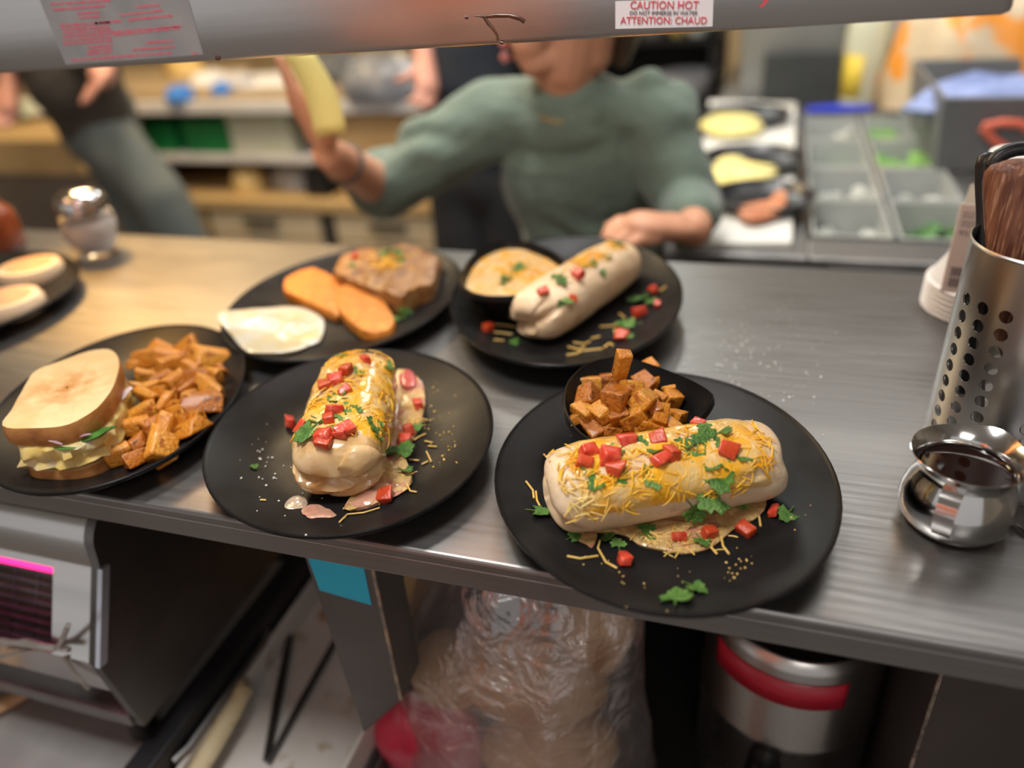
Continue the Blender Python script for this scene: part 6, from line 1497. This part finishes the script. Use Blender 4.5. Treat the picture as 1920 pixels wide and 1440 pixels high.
shirt = blob('shirt', scaps, 0.006, SHIRT, ck, org, 4, wr=wr_shirt); shirt['label'] = 'grey green long sleeved shirt'
pcaps = [(pelvis, pelvis + Vector((0, 0, .03)), .150, .150, .82, (0, 1, 0))]
for s in (-1, 1):
    pcaps += [(pelvis + Vector((s*.09, 0, 0)), Vector((pelvis.x + s*.10, 1.58, 0.38)), .100, .078), (Vector((pelvis.x + s*.10, 1.58, 0.38)), Vector((pelvis.x + s*.10, 1.60, 0.0)), .078, .066)]
blob('trousers', pcaps, 0.010, nmat('dark_trousers', (0.03, 0.03, 0.033), (0.04, 0.04, 0.043), 6, 0.8), ck, org, 3)
for s in (-1, 1): blob('shoe', [(Vector((pelvis.x + s*.10, 1.63, -0.060)), Vector((pelvis.x + s*.115, 1.42, -0.064)), .046, .040, .8)], 0.008, BLACK_PLASTIC, ck, org, 2)
# hair behind the ear and at the nape
blob('hair', [(skc + Vector((.05, .02, .03)), skc + Vector((.075, .03, -.05)), .075, .045), (skc + Vector((-.02, 0, .06)), skc + Vector((.04, .01, .05)), .070, .078), (skc + Vector((.075, .03, -.05)), jaw + Vector((.050, .03, -.02)), .042, .016)], 0.008, HAIR, ck, org, 3)
mb = MB(); mb.tube([neck0 - org + Vector((-.052, -.052, .030)), neck0 - org + Vector((-.030, -.080, .002)), neck0 - org + Vector((.010, -.088, -.004))], .0022, 6); mb.build('necklace', nmat('gold', (0.70, 0.48, 0.14), (0.62, 0.4, 0.1), 30, 0.3, 1.0), ck)
wb = (WR_R * 0.75 + EL_R * 0.25); dd = (EL_R - WR_R).normalized(); uu = dd.orthogonal().normalized(); vv = dd.cross(uu)
mb = MB(); mb.tube([wb - org + uu * (.033 * math.cos(a)) + vv * (.033 * math.sin(a)) for a in [2 * PI * i / 24 for i in range(25)]], .0045, 6); mb.build('wristband', nmat('grey_band', (0.10, 0.085, 0.075), None, rough=0.6), ck)
# the yellow ticket held up
tk = [PY(522, 92, 1.060), PY(584, 92, 1.060), PY(650, 246, 1.075), PY(592, 258, 1.075)]
q = (tk[2] + tk[3]) / 2; mb = MB(); rows = []
for i in range(9):
    f = i / 8; a, b = tk[0].lerp(tk[3], f), tk[1].lerp(tk[2], f); bow = Vector((0.010, 0, 0.004)) * math.sin(PI * f)
    rows.append([a + bow - q, (a + b) / 2 + bow + Vector((0, .003, 0)) - q, b + bow - q])
mb.add([p for r in rows for p in r], [(i*3+j, i*3+j+1, (i+1)*3+j+1, (i+1)*3+j) for i in range(8) for j in range(2)])
o = mb.build('order_ticket', nmat('yellow_paper', (0.88, 0.80, 0.30), (0.84, 0.76, 0.27), 10, 0.6)); o.location = q; s = o.modifiers.new('solid', 'SOLIDIFY'); s.thickness = 0.0006
tag(o, 'yellow paper ticket held up in the hand of the green shirt', 'ticket')

# --- bending person at the left
def helper(label, pts, shirt_m, trouser_m, extra_skin, org):
    t = thing('person', label, 'person', org)
    hip, ch, nk, hd = pts['hip'], pts['chest'], pts['neck'], pts['head']
    caps = [(hip, ch, .11, .125, .8, (0, 1, 0)), (ch, nk, .12, .06), (nk, hd, .055, .09)]
    for a in pts['arms']:
        caps += [(a[0], a[1], .05, .042), (a[1], a[2], .042, .028), (a[2], a[2] + (a[2] - a[1]).normalized() * 0.08, .030, .034)]
        dv = (a[2] - a[1]).normalized(); ax = dv.orthogonal().normalized()
        for k in range(4): caps += finger(a[2] + dv * 0.08 + ax * (0.024 - 0.016 * k), dv, [.036, .024, .018], [.010, .009, .0085, .0075], [.2, .4, .3], dv.cross(ax))
        caps += finger(a[2] + dv * .03 + ax * .03, dv + ax * .6, [.036, .03, .02], [.012, .011, .01, .008], [.1, .2, .2], dv.cross(ax))
    for l in pts['legs']: caps += [(l[0], l[1], .09, .065), (l[1], l[2], .062, .042), (l[2], l[2] + Vector((0.02, -.14, -.02)), .04, .03)]
    blob('body', caps, 0.0065, SKIN2, t, org, 3, [(hd + Vector((0, 0, .04)), (.085, .095, .115), (0, 0, 0))])
    sc_ = [(hip.lerp(ch, .15), ch, .145, .155, .8, (0, 1, 0)), (ch, nk - (nk - ch) * .2, .15, .10)]
    for a in pts['arms']: sc_ += [(ch.lerp(nk, .6), a[0], .08, .07), (a[0], a[0].lerp(a[1], .75), .072, .064)]
    blob('shirt', sc_, 0.009, shirt_m, t, org, 4, wr=lambda p: 0.008 * nz(p.x, p.y, p.z, 9))
    pc = [(hip, hip + Vector((0, 0, .06)), .145, .14, .85, (0, 1, 0))]
    for l in pts['legs']: pc += [(l[0], l[1], .112, .088), (l[1], l[2] + Vector((0, 0, .04)), .086, .072)]
    blob('trousers', pc, 0.010, trouser_m, t, org, 4, wr=lambda p: 0.009 * nz(p.x, p.y, p.z, 8))
    for l in pts['legs']: blob('shoe', [(l[2] + Vector((0, .03, -.03)), l[2] + Vector((.02, -.17, -.035)), .048, .042, .8)], 0.009, BLACK_PLASTIC, t, org, 2)
    blob('hair', [(hd + Vector((0, .03, .07)), hd + Vector((0, .02, .10)), .085, .08)], 0.010, HAIR, t, org, 3)
    return t
hip = PY(190, 245, 2.15); ch = PY(135, 145, 2.1)
fl = -0.045
k1, k2 = PY(300, 370, 2.05), PY(250, 380, 2.25)
helper('bending person in a dark brown shirt and grey green trousers at the left',
       dict(hip=hip, chest=ch, neck=ch + Vector((-.10, -.02, .20)), head=ch + Vector((-.17, -.04, .33)),
            arms=[(ch + Vector((.12, -.04, .10)), PY(195, 105, 2.0), PY(192, 128, 1.9)), (ch + Vector((-.20, 0, .12)), PY(20, 110, 2.05), PY(18, 158, 2.0))],
            legs=[(hip + Vector((.05, -.03, -.03)), Vector((k1.x, k1.y, k1.z)), Vector((k1.x + .16, k1.y + .05, fl))), (hip + Vector((-.05, .06, -.03)), Vector((k2.x, k2.y, k2.z)), Vector((k2.x + .08, k2.y + .05, fl)))]),
       nmat('brown_shirt', (0.060, 0.048, 0.036), (0.045, 0.036, 0.028), 8, 0.85), nmat('grey_trousers', (0.125, 0.135, 0.12), (0.10, 0.115, 0.11), 6, 0.85), None, Vector((hip.x, hip.y, -0.1)))
hip = PY(880, 330, 2.2); ch = PY(880, 150, 2.2)
helper('person in a dark navy shirt standing behind the raised green sleeve',
       dict(hip=Vector((ch.x + .02, 2.22, hip.z)), chest=ch, neck=ch + Vector((.02, 0, .26)), head=ch + Vector((.02, -.02, .38)),
            arms=[(ch + Vector((-.15, -.02, .16)), PY(793, 60, 2.15), PY(797, 118, 2.08)), (ch + Vector((.20, 0, .16)), ch + Vector((.24, .1, -.1)), ch + Vector((.20, .3, -.2)))],
            legs=[(Vector((ch.x - .06, 2.22, hip.z - .02)), Vector((ch.x - .07, 2.2, .40)), Vector((ch.x - .07, 2.24, fl))), (Vector((ch.x + .10, 2.22, hip.z - .02)), Vector((ch.x + .11, 2.2, .40)), Vector((ch.x + .11, 2.24, fl)))]),
       nmat('navy_shirt', (0.014, 0.017, 0.024), (0.02, 0.024, 0.032), 8, 0.85), nmat('black_trousers', (0.014, 0.014, 0.016), (0.02, 0.02, 0.022), 6, 0.85), None, Vector((ch.x, 2.22, -0.1)))

# --- the photographer on the dining side, seen only as a salmon reflection in the steel
SAL = nmat('salmon_shirt', (0.85, 0.30, 0.18), (0.82, 0.28, 0.17), 6, 0.8)
c0 = Vector((-0.50, -0.36, 1.22))
helper('person in a salmon shirt standing on the dining side of the counter',
       dict(hip=Vector((c0.x, c0.y - .02, .90)), chest=c0, neck=c0 + Vector((0, 0, .30)), head=c0 + Vector((0, .02, .42)),
            arms=[(c0 + Vector((-.20, 0, .20)), c0 + Vector((-.27, -.02, -.06)), c0 + Vector((-.22, .06, -.30))), (c0 + Vector((.20, 0, .20)), c0 + Vector((.27, -.02, -.06)), c0 + Vector((.24, .06, -.30)))],
            legs=[(Vector((c0.x - .09, c0.y, .88)), Vector((c0.x - .10, c0.y, .38)), Vector((c0.x - .10, c0.y, fl))), (Vector((c0.x + .09, c0.y, .88)), Vector((c0.x + .10, c0.y, .38)), Vector((c0.x + .10, c0.y, fl)))]),
       SAL, nmat('tan_trousers', (0.55, 0.30, 0.22), (0.50, 0.27, 0.20), 6, 0.8), None, Vector((c0.x, c0.y, -0.1)))

# ------------------------------------------------------------------ tell look-alikes apart by their order from the left
bpy.context.view_layer.update()
ORD = ['leftmost', 'second', 'third', 'fourth', 'fifth', 'sixth', 'seventh', 'eighth', 'ninth', 'tenth', 'eleventh', 'twelfth', 'thirteenth', 'fourteenth', 'fifteenth', 'sixteenth', 'seventeenth', 'eighteenth', 'nineteenth', 'twentieth', 'twenty-first', 'twenty-second']
def screen_x(o):
    c = CAM_R.transposed() @ (o.matrix_world.translation - CAM_C); return c.x / -c.z
fam = {}
for o in bpy.data.objects:
    if o.parent is None and o.get('group') and o.get('label'): fam.setdefault((o['group'], o['label']), []).append(o)
for (g, lb), os_ in fam.items():
    if 1 < len(os_) <= 22:
        os_.sort(key=screen_x)
        for i, o in enumerate(os_):
            pre = 'leftmost ' if i == 0 else ('rightmost ' if i == len(os_) - 1 else ORD[i] + ' from left, ')
            o['label'] = pre + lb
